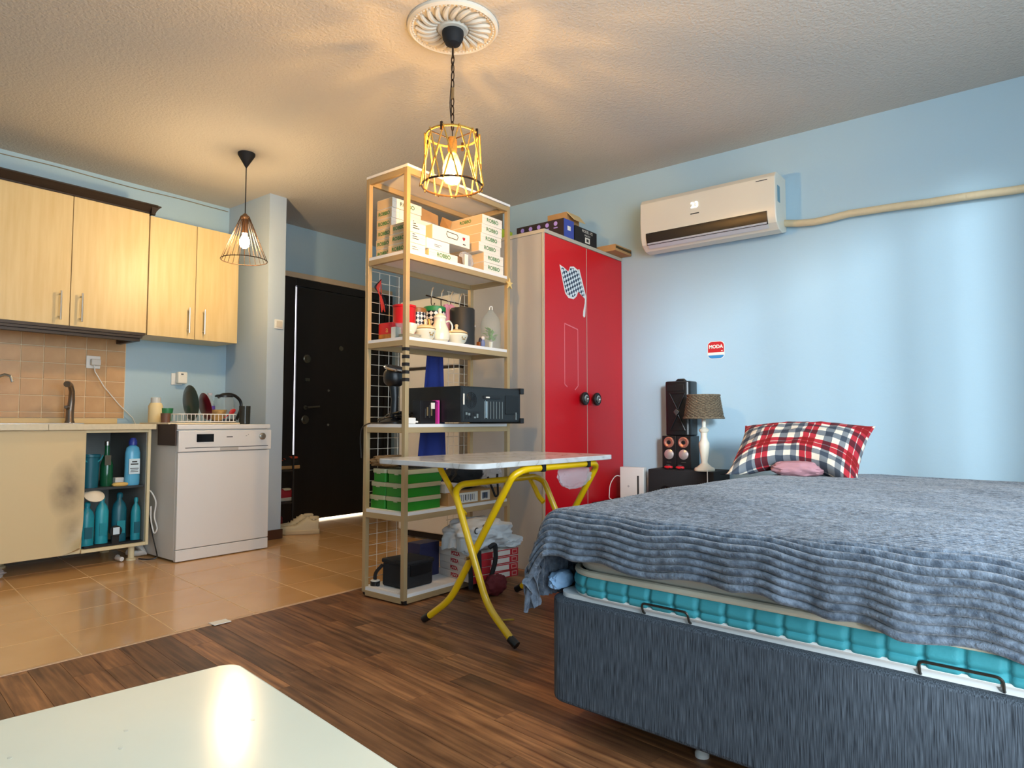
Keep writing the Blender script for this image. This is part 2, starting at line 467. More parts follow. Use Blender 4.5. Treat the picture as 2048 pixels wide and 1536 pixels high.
# curtain drops hanging in the window, they leave soft bands of shade on the far wall
m_curt = M('curtain_linen', '#d8d4cc', 0.9, transl=0.5)
def curtain(y0, y1, label):
    n = 28
    def f(u, v):
        y = y0 + (y1-y0)*u
        return (RX-0.05 + 0.022*math.sin(u*(y1-y0)*70), y, 0.25 + v*2.2)
    b = B().sheet(f, n, 6, 0.002)
    b.solo('curtain', m_curt, label, 'curtain', (RX-0.05, (y0+y1)/2, 0.25), group='curtains at the window')
curtain(1.16, 1.32, 'narrow linen curtain drop at the middle of the window')
curtain(2.02, 2.20, 'linen curtain drop at the bed end of the window')
curtain(-0.6, -0.25, 'linen curtain gathered at the near end of the window')

# entrance door -----------------------------------------------------
door = B().box(WX, WX+0.035, 3.10, 3.305, 0, 2.10).box(WX, WX+0.035, 3.305, 4.40, 2.035, 2.10).box(WX, WX+0.035, 4.302, 4.40, 0, 2.035).struct('door_1', m_doorblk, bevel=0.003)
B().box(WX+0.008, WX+0.03, 3.322, 4.300, 0.016, 2.030).part('door_leaf', m_doorblk, door, bevel=0.003)
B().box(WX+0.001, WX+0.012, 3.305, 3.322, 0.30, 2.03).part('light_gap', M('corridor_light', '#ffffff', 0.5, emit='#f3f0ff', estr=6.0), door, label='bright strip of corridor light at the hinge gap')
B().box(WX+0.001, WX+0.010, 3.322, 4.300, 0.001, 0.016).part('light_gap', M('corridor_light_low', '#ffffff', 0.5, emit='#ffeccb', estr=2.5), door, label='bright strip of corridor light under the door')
rx90 = Matrix.Rotation(rad(90), 4, 'Y')
def rosette(y, z, r, m, d=0.01):
    B().lathe([(0, 0), (r, 0), (r, d*0.6), (r*0.82, d), (r*0.8, d*0.6), (r*0.45, d*0.6), (r*0.42, d*1.3), (0, d*1.3)], (WX+0.03, y, z), 20, rx90).part('lock_rosette', m, door)
rosette(3.43, 1.41, 0.037, m_brass); rosette(3.42, 0.88, 0.037, m_brass)
B().lathe([(0, 0), (0.022, 0), (0.02, 0.008), (0, 0.01)], (WX+0.03, 3.79, 1.53), 16, rx90).part('peephole', m_brass, door)
B().box(WX+0.03, WX+0.045, 3.41, 3.455, 1.215, 1.24).part('latch', m_brass, door, bevel=0.003)
B().lathe([(0, 0), (0.02, 0), (0.018, 0.01), (0, 0.012)], (WX+0.03, 3.42, 0.985), 14, rx90).tube([(WX+0.035, 3.42, 0.985), (WX+0.07, 3.42, 0.985), (WX+0.07, 3.54, 0.995)], 0.008, 8).part('door_handle', m_brass, door)
for z in (1.14, 0.835):
    B().lathe([(0, 0), (0.011, 0), (0.008, 0.008), (0, 0.01)], (WX+0.03, 3.66, z), 12, rx90).part('stud', m_steel, door)
B().prism([(WX+0.002, 2.90, 2.105), (WX+0.002, 4.40, 2.105), (WX+0.002, 4.40, 2.15), (WX+0.002, 3.6, 2.155), (WX+0.002, 3.2, 2.15), (WX+0.002, 2.9, 2.15)], (0.03, 0, 0)).struct('trim_2', M('door_head_plaster', '#cdb698', 0.85, bump=0.3, bscale=30), bevel=0.004)

# light switch on the partition
t = thing('light_switch', 'small white light switch with a cracked corner on the grey partition edge', 'switch', (-4.45, 2.80, 1.59))
B().box(-4.45, -4.440, 2.765, 2.835, 1.555, 1.625).part('plate', m_whitep, t, bevel=0.003)
B().box(-4.441, -4.434, 2.778, 2.822, 1.567, 1.613).part('rocker', M('switch_rocker', '#cdc6b8', 0.4), t, bevel=0.002)

# ------------------------------------------------------------------ kitchen
# backsplash tiles on the left wall
TW, TH = 0.1225, 0.1065
B().box(WX, WX+0.006, 0.58, 1.972, 0.885, 1.47).part('grout_bed', m_grout, wall_l)
tile_me = B().box(0, 0.010, 0.002, TW-0.002, 0.002, TH-0.002).mesh('wall_tile', m_btile, 0.0018, 1, 40)
for i in range(11):
    for j in range(5):
        o = bpy.data.objects.new('wall_tile', tile_me); COL.objects.link(o); o.parent = wall_l
        o.location = (WX, 1.970-(i+1)*TW, 0.925 + j*TH - (0.0 if j else 0))
# bottom partial row
tile_me2 = B().box(0, 0.010, 0.002, TW-0.002, 0.0, 0.034).mesh('wall_tile', m_btile, 0.0018, 1, 40)
for i in range(11):
    o = bpy.data.objects.new('wall_tile', tile_me2); COL.objects.link(o); o.parent = wall_l; o.location = (WX, 1.970-(i+1)*TW, 0.889)

def bar_handle(parent, x, y, z0, z1):
    b = B().tube([(x+0.03, y, z0), (x+0.03, y, z1)], 0.0058, 8)
    b.tube([(x, y, z0+0.02), (x+0.03, y, z0+0.02)], 0.0045, 6).tube([(x, y, z1-0.02), (x+0.03, y, z1-0.02)], 0.0045, 6)
    return b.part('handle', m_nickel, parent)
DX = -4.70
uc = thing('wall_cabinet', 'tall maple wall cabinet with dark cornice and light rail above the tiles', 'cabinet', (-4.865, 1.29, 1.457))
B().box(WX+0.002, DX-0.02, 0.61, 1.968, 1.457, 2.276).part('carcass', m_maple2, uc, bevel=0.002)
for (y0, y1, hy) in ((0.612, 1.058, 0.66), (1.062, 1.512, 1.457), (1.516, 1.966, 1.572)):
    d = B().box(DX-0.019, DX, y0, y1, 1.457, 2.276).part('door', m_maple, uc, bevel=0.002)
    bar_handle(d, DX, hy, 1.487, 1.665)
cor = B()
prof = [(0, 0), (0.0, 0.012), (0.012, 0.02), (0.03, 0.045), (0.042, 0.052), (0.042, 0.06), (-0.02, 0.06), (-0.02, 0)]
cor.prism([(DX+p[0], 0.6, 2.272+p[1]) for p in prof], (0, 1.37+0.035, 0))
cor.prism([(DX-0.0+0.03, 1.968+p[0]+0.02, 2.272+p[1]) for p in prof], (-0.32, 0, 0))
cor.part('cornice', m_wenge, uc)
pel = B()
for k, (a, z0, z1) in enumerate(((0.006, 1.437, 1.457), (0.0, 1.420, 1.437), (-0.012, 1.400, 1.420))):
    pel.box(DX-0.05, DX+a, 0.6, 1.955-0.01*k, z0, z1)
    pel.box(WX+0.01, DX+a-0.02, 1.905, 1.955-0.01*k, z0, z1)
pel.part('light_rail', m_wenge, uc, bevel=0.0015)
uc2 = thing('wall_cabinet', 'plain maple wall cabinet with two narrow doors beside the grey partition', 'cabinet', (-4.865, 2.295, 1.447))
B().box(WX+0.002, DX-0.02, 1.973, 2.616, 1.447, 2.262).part('carcass', m_maple2, uc2, bevel=0.002)
for (y0, y1, hy) in ((1.974, 2.293, 2.243), (2.297, 2.615, 2.352)):
    d = B().box(DX-0.019, DX, y0, y1, 1.447, 2.262).part('door', m_maple, uc2, bevel=0.002)
    bar_handle(d, DX, hy, 1.487, 1.665)

# base unit with open bay
BX = -4.43
def stain_mat():
    m = bpy.data.materials.new('maple_damp_stain'); m.use_nodes = True
    N = m.node_tree.nodes; L = m.node_tree.links; b = N['Principled BSDF']; b.inputs['Roughness'].default_value = 0.5
    tc = N.new('ShaderNodeTexCoord'); nz = N.new('ShaderNodeTexNoise'); nz.inputs['Scale'].default_value = 9; nz.inputs['Detail'].default_value = 6
    L.new(tc.outputs['Object'], nz.inputs['Vector'])
    acc = None
    for (cy, cz, ry, rz_, wgt) in ((0.20, 0.47, 0.10, 0.17, 1.0), (0.225, 0.24, 0.08, 0.15, 0.55), (0.25, 0.60, 0.05, 0.10, 0.35)):
        mp = N.new('ShaderNodeMapping'); mp.inputs['Location'].default_value = (0, -cy/ry, -cz/rz_); mp.inputs['Scale'].default_value = (0, 1/ry, 1/rz_)
        L.new(tc.outputs['Object'], mp.inputs['Vector'])
        ln = N.new('ShaderNodeVectorMath'); ln.operation = 'LENGTH'; L.new(mp.outputs[0], ln.inputs[0])
        mr = N.new('ShaderNodeMapRange'); mr.inputs['From Min'].default_value = 0.1; mr.inputs['From Max'].default_value = 1.1; mr.inputs['To Min'].default_value = wgt; mr.inputs['To Max'].default_value = 0
        L.new(ln.outputs['Value'], mr.inputs['Value'])
        if acc is None: acc = mr.outputs[0]
        else:
            mxx = N.new('ShaderNodeMath'); mxx.operation = 'MAXIMUM'; L.new(acc, mxx.inputs[0]); L.new(mr.outputs[0], mxx.inputs[1]); acc = mxx.outputs[0]
    mu = N.new('ShaderNodeMath'); mu.operation = 'MULTIPLY'; L.new(acc, mu.inputs[0]); L.new(nz.outputs['Fac'], mu.inputs[1])
    rp = N.new('ShaderNodeValToRGB'); e = rp.color_ramp.elements
    e[0].position = 0.0; e[0].color = lin('#d8c294'); e[1].position = 0.55; e[1].color = lin('#6e5f4c')
    L.new(mu.outputs[0], rp.inputs['Fac']); L.new(rp.outputs[0], b.inputs['Base Color'])
    return m
m_stain = stain_mat()
bc = thing('base_cabinet', 'cream base cabinet with a stained peeling door and an open bay of bottles', 'cabinet', (-4.72, 1.25, 0))
B().box(WX+0.01, BX-0.018, 0.60, 1.530, 0.092, 0.112).box(WX+0.01, WX+0.02, 0.60, 1.905, 0.092, 0.815).box(WX+0.01, BX-0.018, 0.60, 0.618, 0.092, 0.815).box(WX+0.02, BX-0.018, 1.515, 1.531, 0.112, 0.815).part('carcass', m_maple2, bc)
B().box(WX+0.02, BX, 1.887, 1.905, 0.092, 0.815).part('side_panel', m_maple2, bc, bevel=0.002)
B().box(WX+0.02, BX, 1.531, 1.887, 0.092, 0.112).part('bottom_rail', m_maple2, bc, bevel=0.002)
B().box(BX-0.03, BX, 1.531, 1.887, 0.797, 0.815).part('top_rail', m_maple2, bc, bevel=0.002)
B().box(WX+0.02, WX+0.025, 1.531, 1.887, 0.112, 0.797).box(WX+0.02, BX-0.02, 1.531, 1.534, 0.112, 0.797).box(WX+0.02, BX-0.02, 1.884, 1.887, 0.112, 0.797).part('bay_lining', M('bay_grey', '#8d8f8a', 0.7), bc)
B().box(WX+0.03, BX-0.03, 1.534, 1.884, 0.452, 0.466).part('bay_shelf', M('bay_shelf_dark', '#2d3436', 0.5), bc)
# door with the peeled lower corner
def dfn(side):
    def f(u, v):
        y = 1.06 + u*0.476; z = 0.097 + v*0.716
        e = max(0, (u-0.72)/0.28)*max(0, (0.32-v)/0.32)
        e = e*e
        return (BX + side + 0.055*e, y - 0.03*e, z + 0.035*e)
    return f
b = B().sheet(dfn(-0.006), 24, 24, 0.016)
b.part('door', m_stain, bc, label='cream door with dark damp stains and a lifted lower corner')
B().box(BX-0.016, BX+0.002, 0.602, 1.056, 0.097, 0.813).part('door', m_stain, bc, bevel=0.002)
for (x, y) in ((-4.49, 1.83), (-4.85, 1.25), (-4.85, 0.68), (-4.9, 1.83)):
    B().lathe([(0.028, 0), (0.028, 0.012), (0.018, 0.016), (0.018, 0.092)], (x, y, 0), 14).part('foot', m_maple2, bc)
wt = thing('worktop', 'long cream kitchen worktop with rear upstand over the base cabinet', 'worktop', (-4.72, 1.26, 0.815))
B().box(WX+0.002, -4.398, 0.58, 1.508-0.17, 0.815, 0.850).box(WX+0.002, -4.398, 1.508, 1.922, 0.815, 0.85).box(WX+0.002, -4.88, 1.33, 1.51, 0.815, 0.85).box(-4.46, -4.398, 1.33, 1.51, 0.815, 0.85).part('slab', m_counter, wt, bevel=0.003)
B().box(WX+0.012, WX+0.030, 0.58, 1.922, 0.850, 0.886).part('upstand', M('worktop_upstand', '#d8bc86', 0.4), wt, bevel=0.003)
sk = thing('kitchen_sink', 'shallow stainless steel sink let into the cream worktop', 'sink', (-4.67, 1.42, 0.85))
B().box(-4.89, -4.45, 0.90, 0.93, 0.845, 0.856).box(-4.89, -4.45, 1.47, 1.53, 0.845, 0.856).box(-4.89, -4.86, 0.93, 1.47, 0.845, 0.856).box(-4.48, -4.45, 0.93, 1.47, 0.845, 0.856).part('rim', m_steel, sk, bevel=0.002)
B().box(-4.87, -4.47, 1.34, 1.50, 0.70, 0.704).box(-4.87, -4.866, 1.34, 1.5, 0.70, 0.85).box(-4.474, -4.47, 1.34, 1.5, 0.7, 0.85).part('bowl', m_steel, sk)
fa = thing('tap', 'bronze coloured mixer tap with arched spout beside the wall socket lead', 'tap', (-4.90, 1.60, 0.853))
B().lathe([(0.028, 0), (0.028, 0.01), (0.023, 0.02), (0.022, 0.09), (0.019, 0.1)], (-4.90, 1.60, 0.853), 16).part('body', M('tap_bronze', '#8a7a6c', 0.28, 0.9), fa)
B().tube([(-4.90, 1.60, 0.92), (-4.895, 1.605, 1.0), (-4.88, 1.60, 1.06), (-4.86, 1.585, 1.095), (-4.835, 1.565, 1.105), (-4.815, 1.55, 1.10)], [0.022, 0.020, 0.017, 0.016, 0.017, 0.02], 12).part('spout', MATS['tap_bronze'], fa)
B().tube([(-4.895, 1.59, 0.95), (-4.88, 1.575, 0.955), (-4.865, 1.565, 0.957)], [0.014, 0.013, 0.010], 10).part('side_spray', MATS['tap_bronze'], fa)
f2 = thing('filter_tap', 'slim curved filter tap at the left end of the tiles', 'tap', (-4.93, 1.215, 0.853))
B().tube([(-4.93, 1.215, 0.853), (-4.93, 1.215, 1.1), (-4.925, 1.225, 1.135), (-4.91, 1.25, 1.15), (-4.895, 1.275, 1.14), (-4.89, 1.285, 1.105)], 0.008, 10).part('spout', m_steel, f2)
B().lathe([(0.02, 0), (0.018, 0.015), (0.01, 0.03)], (-4.93, 1.215, 0.853), 14).part('base', m_steel, f2)
# sockets
s1 = thing('wall_socket', 'white wall socket with plug on the brown tiles', 'socket', (WX+0.012, 1.765, 1.265))
B().box(WX+0.010, WX+0.020, 1.722, 1.808, 1.222, 1.308).part('plate', m_whitep, s1, bevel=0.004)
B().box(WX+0.020, WX+0.055, 1.742, 1.800, 1.243, 1.285).part('plug', M('plug_grey', '#d8d4cc', 0.5), s1, bevel=0.006)
B().tube([(WX+0.045, 1.760, 1.245), (WX+0.05, 1.765, 1.20), (WX+0.035, 1.83, 1.10), (WX+0.03, 1.93, 0.98), (WX+0.03, 2.02, 0.89), (WX+0.03, 2.06, 0.80)], 0.0035, 6).part('cord', m_whitep, s1)
s2 = thing('wall_socket', 'white wall socket with chunky adaptor plug on the blue wall', 'socket', (WX, 2.34, 1.18))
B().box(WX, WX+0.010, 2.288, 2.37, 1.135, 1.222).part('plate', m_whitep, s2, bevel=0.004)
B().box(WX+0.010, WX+0.06, 2.315, 2.385, 1.145, 1.232).part('adaptor', M('adaptor_white', '#f0ede2', 0.4), s2, bevel=0.01)
B().box(WX+0.06, WX+0.062, 2.335, 2.352, 1.21, 1.218).part('indicator', m_ink, s2)

# contents of the open bay -----------------------------------------
m_teal_day = M('daylit_teal_plastic', '#1f8fa0', 0.35)  # cool daylight reaching the bay is put into these teal colours
m_teald_day = M('daylit_dark_plastic', '#155e70', 0.35)
zz = 0.466
bk = thing('lidded_bucket', 'plastic bucket painted in daylight teal with hoop handle on the bay shelf', 'bucket', (-4.52, 1.592, zz))
B().lathe([(0.045, 0), (0.052, 0.18), (0.056, 0.185), (0.056, 0.2), (0.05, 0.2), (0.046, 0.02), (0, 0.02)], (-4.52, 1.592, zz), 20).part('pail', m_teald_day, bk)
B().tube(arc((-4.47, 1.592, zz+0.195), 0.052, 180, 360, 12, (0, 1, 0), (0.25, 0, 0.9)), 0.004, 6).part('hoop_handle', m_teal_day, bk)
gb = thing('green_bottle', 'dark green glass bottle with hanging tag inside the bay', 'bottle', (-4.56, 1.70, zz))
B().lathe([(0.034, 0), (0.036, 0.01), (0.036, 0.13), (0.014, 0.2), (0.013, 0.25), (0, 0.25)], (-4.56, 1.70, zz), 18).part('glass', M('bottle_green', '#1c5a3a', 0.12), gb)
B().lathe([(0.015, 0.25), (0.015, 0.275), (0, 0.28)], (-4.56, 1.70, zz), 14).part('cap', m_steel, gb)
B().box(-4.525, -4.522, 1.675, 1.71, zz+0.13, zz+0.19).part('tag', m_brass, gb)
db = thing('detergent_bottle', 'light blue detergent bottle with navy cap and white label', 'bottle', (-4.50, 1.825, zz))
B().lathe([(0.040, 0), (0.044, 0.01), (0.044, 0.20), (0.036, 0.235), (0.016, 0.25), (0, 0.25)], (-4.50, 1.825, zz), 20, sx=0.7).part('bottle_body', M('detergent_blue', '#5fb4dc', 0.25), db)
B().lathe([(0.024, 0.25), (0.024, 0.275), (0.014, 0.295), (0, 0.297)], (-4.50, 1.825, zz), 16).part('cap', M('cap_navy', '#2c3f9a', 0.35), db)
B().box(-4.4695, -4.467, 1.793, 1.857, zz+0.07, zz+0.165).part('label_print', M('bottle_label', '#cfe4ee', 0.5), db, bevel=0.0008)
for (dz, wd) in ((0.145, 0.03), (0.13, 0.045), (0.105, 0.05), (0.095, 0.04), (0.085, 0.045)):
    B().box(-4.467, -4.4665, 1.825-wd/2, 1.825+wd/2, zz+dz-0.002, zz+dz+0.002+0.004*(dz > 0.12)).part('label_line', m_ink, db)
B().blob((-4.47, 1.745, zz+0.012), (0.022, 0.045, 0.012), 0.08, 3, 3, 3).solo('sponge', M('sponge_yellow', '#d9b86a', 0.95, bump=0.4, bscale=150), 'worn yellow sponge lying on the front of the bay shelf', 'sponge', (-4.47, 1.745, zz))
B().box(-4.56, -4.515, 1.735, 1.785, zz, zz+0.05).solo('soap_box', M('soap_card', '#dcd8d2', 0.6), 'small pale soap carton behind the sponge', 'box', (-4.537, 1.76, zz), bevel=0.002)
z0 = 0.113
def jug(y, x, h, r, mat, label, capm):
    t = thing('cleaner_bottle', label, 'bottle', (x, y, z0), group='cleaning bottles low in the bay')
    B().lathe([(r*0.95, 0), (r, 0.01), (r, h*0.68), (r*0.8, h*0.78), (r*0.35, h*0.86), (r*0.33, h*0.9)], (x, y, z0), 18, sx=0.8).part('bottle_body', mat, t)
    B().lathe([(r*0.42, h*0.9), (r*0.42, h*0.97), (r*0.25, h), (0, h)], (x, y, z0), 12).part('cap', capm, t)
    B().box(x+r*0.8-0.002, x+r*0.8+0.002, y-r*0.55, y+r*0.55, z0+h*0.2, z0+h*0.45).part('label_print', m_teald_day if mat is m_teal_day else m_teal_day, t)
    return t
jug(1.580, -4.50, 0.27, 0.038, m_teal_day, 'cleaner bottle painted in daylight teal at the door side of the bay floor', m_teal_day)
jug(1.667, -4.52, 0.30, 0.037, M('daylit_teal_bright', '#2aa0b0', 0.35), 'cleaner bottle painted in bright daylight teal, second from the stained door', m_teal_day)
jug(1.765, -4.52, 0.31, 0.042, m_teald_day, 'cleaner bottle painted in dark daylight teal, third from the stained door', m_teald_day)
jug(1.850, -4.49, 0.275, 0.028, m_teal_day, 'slim cleaner bottle painted in daylight teal at the right of the bay floor', m_teal_day)
B().lathe([(0, 0), (0.05, 0.004), (0.055, 0.012), (0.02, 0.03), (0, 0.032)], (-4.465, 1.60, z0+0.30), 20, Matrix.Rotation(rad(38), 4, 'Y')).solo('plastic_funnel', M('cream_plastic', '#e9dcc6', 0.5), 'cream plastic scoop resting on the cleaner bottles', 'scoop', (-4.465, 1.60, z0+0.29))
t = thing('drain_cap', 'round black drain cap with pale sticker in front of the bottles', 'cap', (-4.445, 1.72, z0))
B().lathe([(0, 0), (0.034, 0), (0.034, 0.012), (0.03, 0.015), (0, 0.015)], (-4.452, 1.72, z0+0.085), 22, rx90).part('disc', m_blackm, t)
B().box(-4.437, -4.4355, 1.702, 1.738, z0+0.066, z0+0.108).part('sticker', M('sticker_pale', '#cfe2ee', 0.5), t)
B().box(-4.460, -4.444, 1.70, 1.74, z0, z0+0.055).part('stem', m_blackm, t)
B().box(-4.62, -4.445, 1.55, 1.875, z0, z0+0.012).solo('drip_tray', m_blackm, 'flat black drip tray on the floor of the open bay', 'tray', (-4.53, 1.71, z0), bevel=0.003)
# pipes and leads below
t = thing('waste_pipe', 'white corrugated waste pipe on the floor under the cabinet end', 'pipe', (-4.60, 1.90, 0))
B().tube([(-4.62, 1.86, 0.03), (-4.58, 1.89, 0.022), (-4.54, 1.93, 0.022), (-4.6, 1.93, 0.05), (-4.66, 1.90, 0.09)], 0.02, 8).part('hose', m_whitep, t)
B().tube([(-4.56, 1.78, 0.02), (-4.52, 1.76, 0.02), (-4.47, 1.77, 0.018)], 0.014, 8).part('hose_end', m_whitep, t)
B().tube(fillet([(-4.46, 1.90, 0.44), (-4.425, 1.915, 0.42), (-4.40, 1.935, 0.36), (-4.42, 1.93, 0.26), (-4.395, 1.945, 0.19), (-4.42, 1.935, 0.15), (-4.44, 1.92, 0.24), (-4.43, 1.915, 0.33)], 0.04), 0.0045, 6).solo('white_lead', m_whitep, 'white power lead looped outside the open bay', 'cable', (-4.42, 1.93, 0.15))
B().tube(fillet([(-4.47, 1.915, 0.3), (-4.425, 1.925, 0.16), (-4.40, 1.94, 0.06), (-4.36, 1.935, 0.012), (-4.38, 1.89, 0.008), (-4.45, 1.86, 0.008)], 0.05), 0.004, 6).solo('black_lead', m_black, 'black cable curling on the floor beside the dishwasher', 'cable', (-4.40, 1.92, 0))
B().blob((-4.55, 1.10, 0.03), (0.07, 0.09, 0.03), 0.25, 3, 4, 2.2, 3.0, flat=0.001).solo('plastic_bag_scrap', m_pet, 'crumpled clear plastic bag on the floor under the base cabinet', 'plastic bag', (-4.55, 1.10, 0))

# dishwasher --------------------------------------------------------
dw = thing('dishwasher', 'white freestanding dishwasher between base cabinet and partition', 'dishwasher', (-4.45, 2.265, 0))
FX = -4.17
B().box(-4.76, FX-0.03, 1.955, 2.575, 0.012, 0.815).part('housing', m_dw, dw, bevel=0.004)
B().box(-4.77, FX-0.005, 1.948, 2.582, 0.815, 0.846).part('lid', m_dw, dw, bevel=0.006)
B().box(FX-0.03, FX, 1.955, 2.575, 0.006, 0.075).part('kick_plate', m_dw, dw, bevel=0.003)
B().box(FX-0.03, FX, 1.955, 2.575, 0.079, 0.672).part('door', m_dw, dw, bevel=0.004)
cp = B().box(FX-0.03, FX+0.004, 1.953, 2.585, 0.676, 0.808).part('control_panel', m_dw, dw, bevel=0.005)
B().box(FX+0.003, FX+0.007, 2.065, 2.175, 0.735, 0.785).part('display', M('display_black', '#0c0c0d', 0.15), cp)
B().lathe([(0.023, 0), (0.023, 0.008), (0.017, 0.012), (0.016, 0.02), (0, 0.021)], (FX+0.004, 2.515, 0.765), 18, rx90).part('knob', m_steel, cp)
B().box(FX-0.002, FX+0.0048, 1.995, 2.56, 0.698, 0.702).part('seam_shadow', m_ink, cp)
B().box(FX+0.0, FX+0.006, 2.22, 2.345, 0.678, 0.697).part('handle_recess', M('handle_shade', '#b9b5ae', 0.5), cp, bevel=0.002)
B().box(FX+0.003, FX+0.0046, 2.262, 2.304, 0.762, 0.767).part('maker_mark', m_ink, cp)
for y in (2.395, 2.40, 2.412):
    B().box(FX+0.003, FX+0.0046, y, y+0.004, 0.765 + (y-2.39)*0.5, 0.768+(y-2.39)*0.5).part('mark', m_ink, cp)
# brown flap and board over its left shoulder
B().box(-4.42, -4.18, 1.938, 1.947, 0.715, 0.85).solo('dish_mat', M('brown_rubber', '#4a3c36', 0.7), 'brown rubber mat hanging over the left side of the dishwasher', 'mat', (-4.3, 1.94, 0.715), bevel=0.003)
B().box(-4.66, -4.25, 1.925, 2.40, 0.8475, 0.8565).solo('chopping_board', M('cream_board', '#e0cfae', 0.5), 'thin cream chopping board under the dish rack', 'board', (-4.45, 2.16, 0.8475), bevel=0.003)
ZT = 0.858
# dish rack
rk = thing('dish_rack', 'white wire dish rack on top of the dishwasher', 'dish rack', (-4.45, 2.20, ZT))
rx0, rx1, ry0, ry1 = -4.62, -4.32, 2.02, 2.42
for z, nm in ((ZT+0.006, 'bottom_hoop'), (ZT+0.055, 'top_hoop')):
    B().tube([(p[0], p[1], z) for p in rrect(rx0, rx1, ry0, ry1, 0.03)], 0.003, 6, closed=True).part(nm, m_whitep, rk)
for i in range(14):
    y = ry0+0.03+i*(ry1-ry0-0.06)/13
    B().tube([(rx1, y, ZT+0.055), (rx1, y, ZT+0.006), (rx0, y, ZT+0.006), (rx0, y, ZT+0.055)], 0.002, 5).part('wire', m_whitep, rk)
for i in range(5):
    x = rx0+0.05+i*(rx1-rx0-0.1)/4
    B().tube([(x, ry0, ZT+0.055), (x, ry0, ZT+0.006), (x, ry1, ZT+0.006), (x, ry1, ZT+0.055)], 0.002, 5).part('wire', m_whitep, rk)
def plate(name, label, mat, c, r, tilt, yaw, cat='plate'):
    mt = Matrix.Rotation(yaw, 4, 'Z') @ Matrix.Rotation(tilt, 4, 'Y')
    B().lathe([(0, 0), (r*0.6, 0.0), (r*0.72, 0.006), (r, 0.018), (r, 0.021), (r*0.7, 0.011), (r*0.6, 0.006), (0, 0.006)], c, 28, mt).solo(name, mat, label, cat, c)
plate('oven_plate', 'large dark green plate standing in the dish rack', M('plate_dark_green', '#223b3a', 0.3), (-4.42, 2.125, ZT+0.128), 0.118, rad(84), rad(88))
plate('dinner_plate', 'dark red plate leaning behind the green plate', M('plate_dark_red', '#5c1420', 0.3), (-4.44, 2.235, ZT+0.104), 0.094, rad(78), rad(86))
t = thing('storage_jar', 'clear jar of cream powder with pale lid at the left of the rack', 'jar', (-4.60, 2.00, ZT))
B().lathe([(0.042, 0), (0.044, 0.01), (0.044, 0.11), (0.034, 0.13)], (-4.60, 2.00, ZT), 18).part('powder', M('cream_powder', '#e2cf9e', 0.6), t)
B().lathe([(0.030, 0.13), (0.030, 0.165), (0, 0.168)], (-4.60, 2.00, ZT), 16).part('lid', M('pale_lid', '#c9ccc9', 0.4), t)
t = thing('green_cup', 'small green cup behind the dark plate', 'cup', (-4.56, 2.075, ZT+0.01))
B().lathe([(0.03, 0), (0.038, 0.085), (0.036, 0.085), (0.028, 0.006), (0, 0.006)], (-4.57, 2.06, ZT+0.01), 16).part('body', M('green_plastic', '#2c7a4c', 0.4), t)
for nm, lb, x, y, h, band in (('water_bottle', 'clear plastic bottle with purple band in the rack', -4.56, 2.345, 0.205, '#5b46a0'), ('glass_bottle', 'clear bottle with pale cap standing behind the red plate', -4.60, 2.235, 0.215, '#c9d2da')):
    t = thing(nm, lb, 'bottle', (x, y, ZT))
    B().lathe([(0.034, 0), (0.036, 0.01), (0.036, h*0.55), (0.016, h*0.82), (0.014, h*0.92)], (x, y, ZT), 16).part('shell', m_glass, t)
    B().lathe([(0.037, h*0.4), (0.037, h*0.55), (0.0365, h*0.56)], (x, y, ZT), 16).part('band', M(nm+'_band', band, 0.4), t)
    B().lathe([(0.016, h*0.92), (0.016, h), (0, h)], (x, y, ZT), 12).part('cap', M(nm+'_cap', '#b9b9c4', 0.4), t)
t = thing('amber_bowl', 'glass bowl with amber pattern at the right of the rack', 'bowl', (-4.45, 2.36, ZT+0.01))
B().lathe([(0.025, 0), (0.045, 0.02), (0.062, 0.075), (0.059, 0.075), (0.04, 0.022), (0, 0.012)], (-4.45, 2.345, ZT+0.012), 22).part('shell', M('amber_glass', '#d8b070', 0.12, var=0.5, vscale=30), t)
t = thing('red_spoon', 'red plastic spoon sticking out of the dish rack', 'spoon', (-4.40, 2.41, ZT+0.02))
B().tube([(-4.40, 2.37, ZT+0.03), (-4.39, 2.40, ZT+0.06)], 0.005, 6).part('stalk', M('spoon_red', '#b2262a', 0.4), t)
B().lathe([(0, -0.028), (0.012, -0.02), (0.018, 0), (0.012, 0.02), (0, 0.028)], (-4.385, 2.418, ZT+0.075), 12, Matrix.Rotation(rad(-55), 4, 'X'), sx=0.35).part('bowl', MATS['spoon_red'], t)
kt = thing('kettle', 'glass electric kettle with black handle and lid', 'kettle', (-4.55, 2.43, ZT-0.01))
kc = (-4.55, 2.445, ZT-0.01)
B().lathe([(0.078, 0.03), (0.08, 0.05), (0.066, 0.16), (0.06, 0.19)], kc, 24).part('glass_body', m_glass, kt)
B().lathe([(0.082, 0), (0.082, 0.03), (0.07, 0.035), (0, 0.035)], kc, 24).part('base', m_black, kt)
B().lathe([(0.062, 0.19), (0.062, 0.2), (0.05, 0.207), (0, 0.21)], kc, 24).part('lid', m_black, kt)
hd = [(kc[0]+0.02, kc[1]-0.055, kc[2]+0.185), (kc[0]+0.02, kc[1]-0.03, kc[2]+0.205), (kc[0]+0.02, kc[1]+0.03, kc[2]+0.212), (kc[0]+0.02, kc[1]+0.075, kc[2]+0.20), (kc[0]+0.02, kc[1]+0.115, kc[2]+0.165), (kc[0]+0.02, kc[1]+0.12, kc[2]+0.11), (kc[0]+0.02, kc[1]+0.085, kc[2]+0.03)]
B().tube(fillet(hd, 0.03), 0.011, 10).part('handle', m_black, kt)
t = thing('smoked_tumbler', 'dark smoked tumbler beside the kettle handle', 'tumbler', (-4.36, 2.495, ZT-0.01))
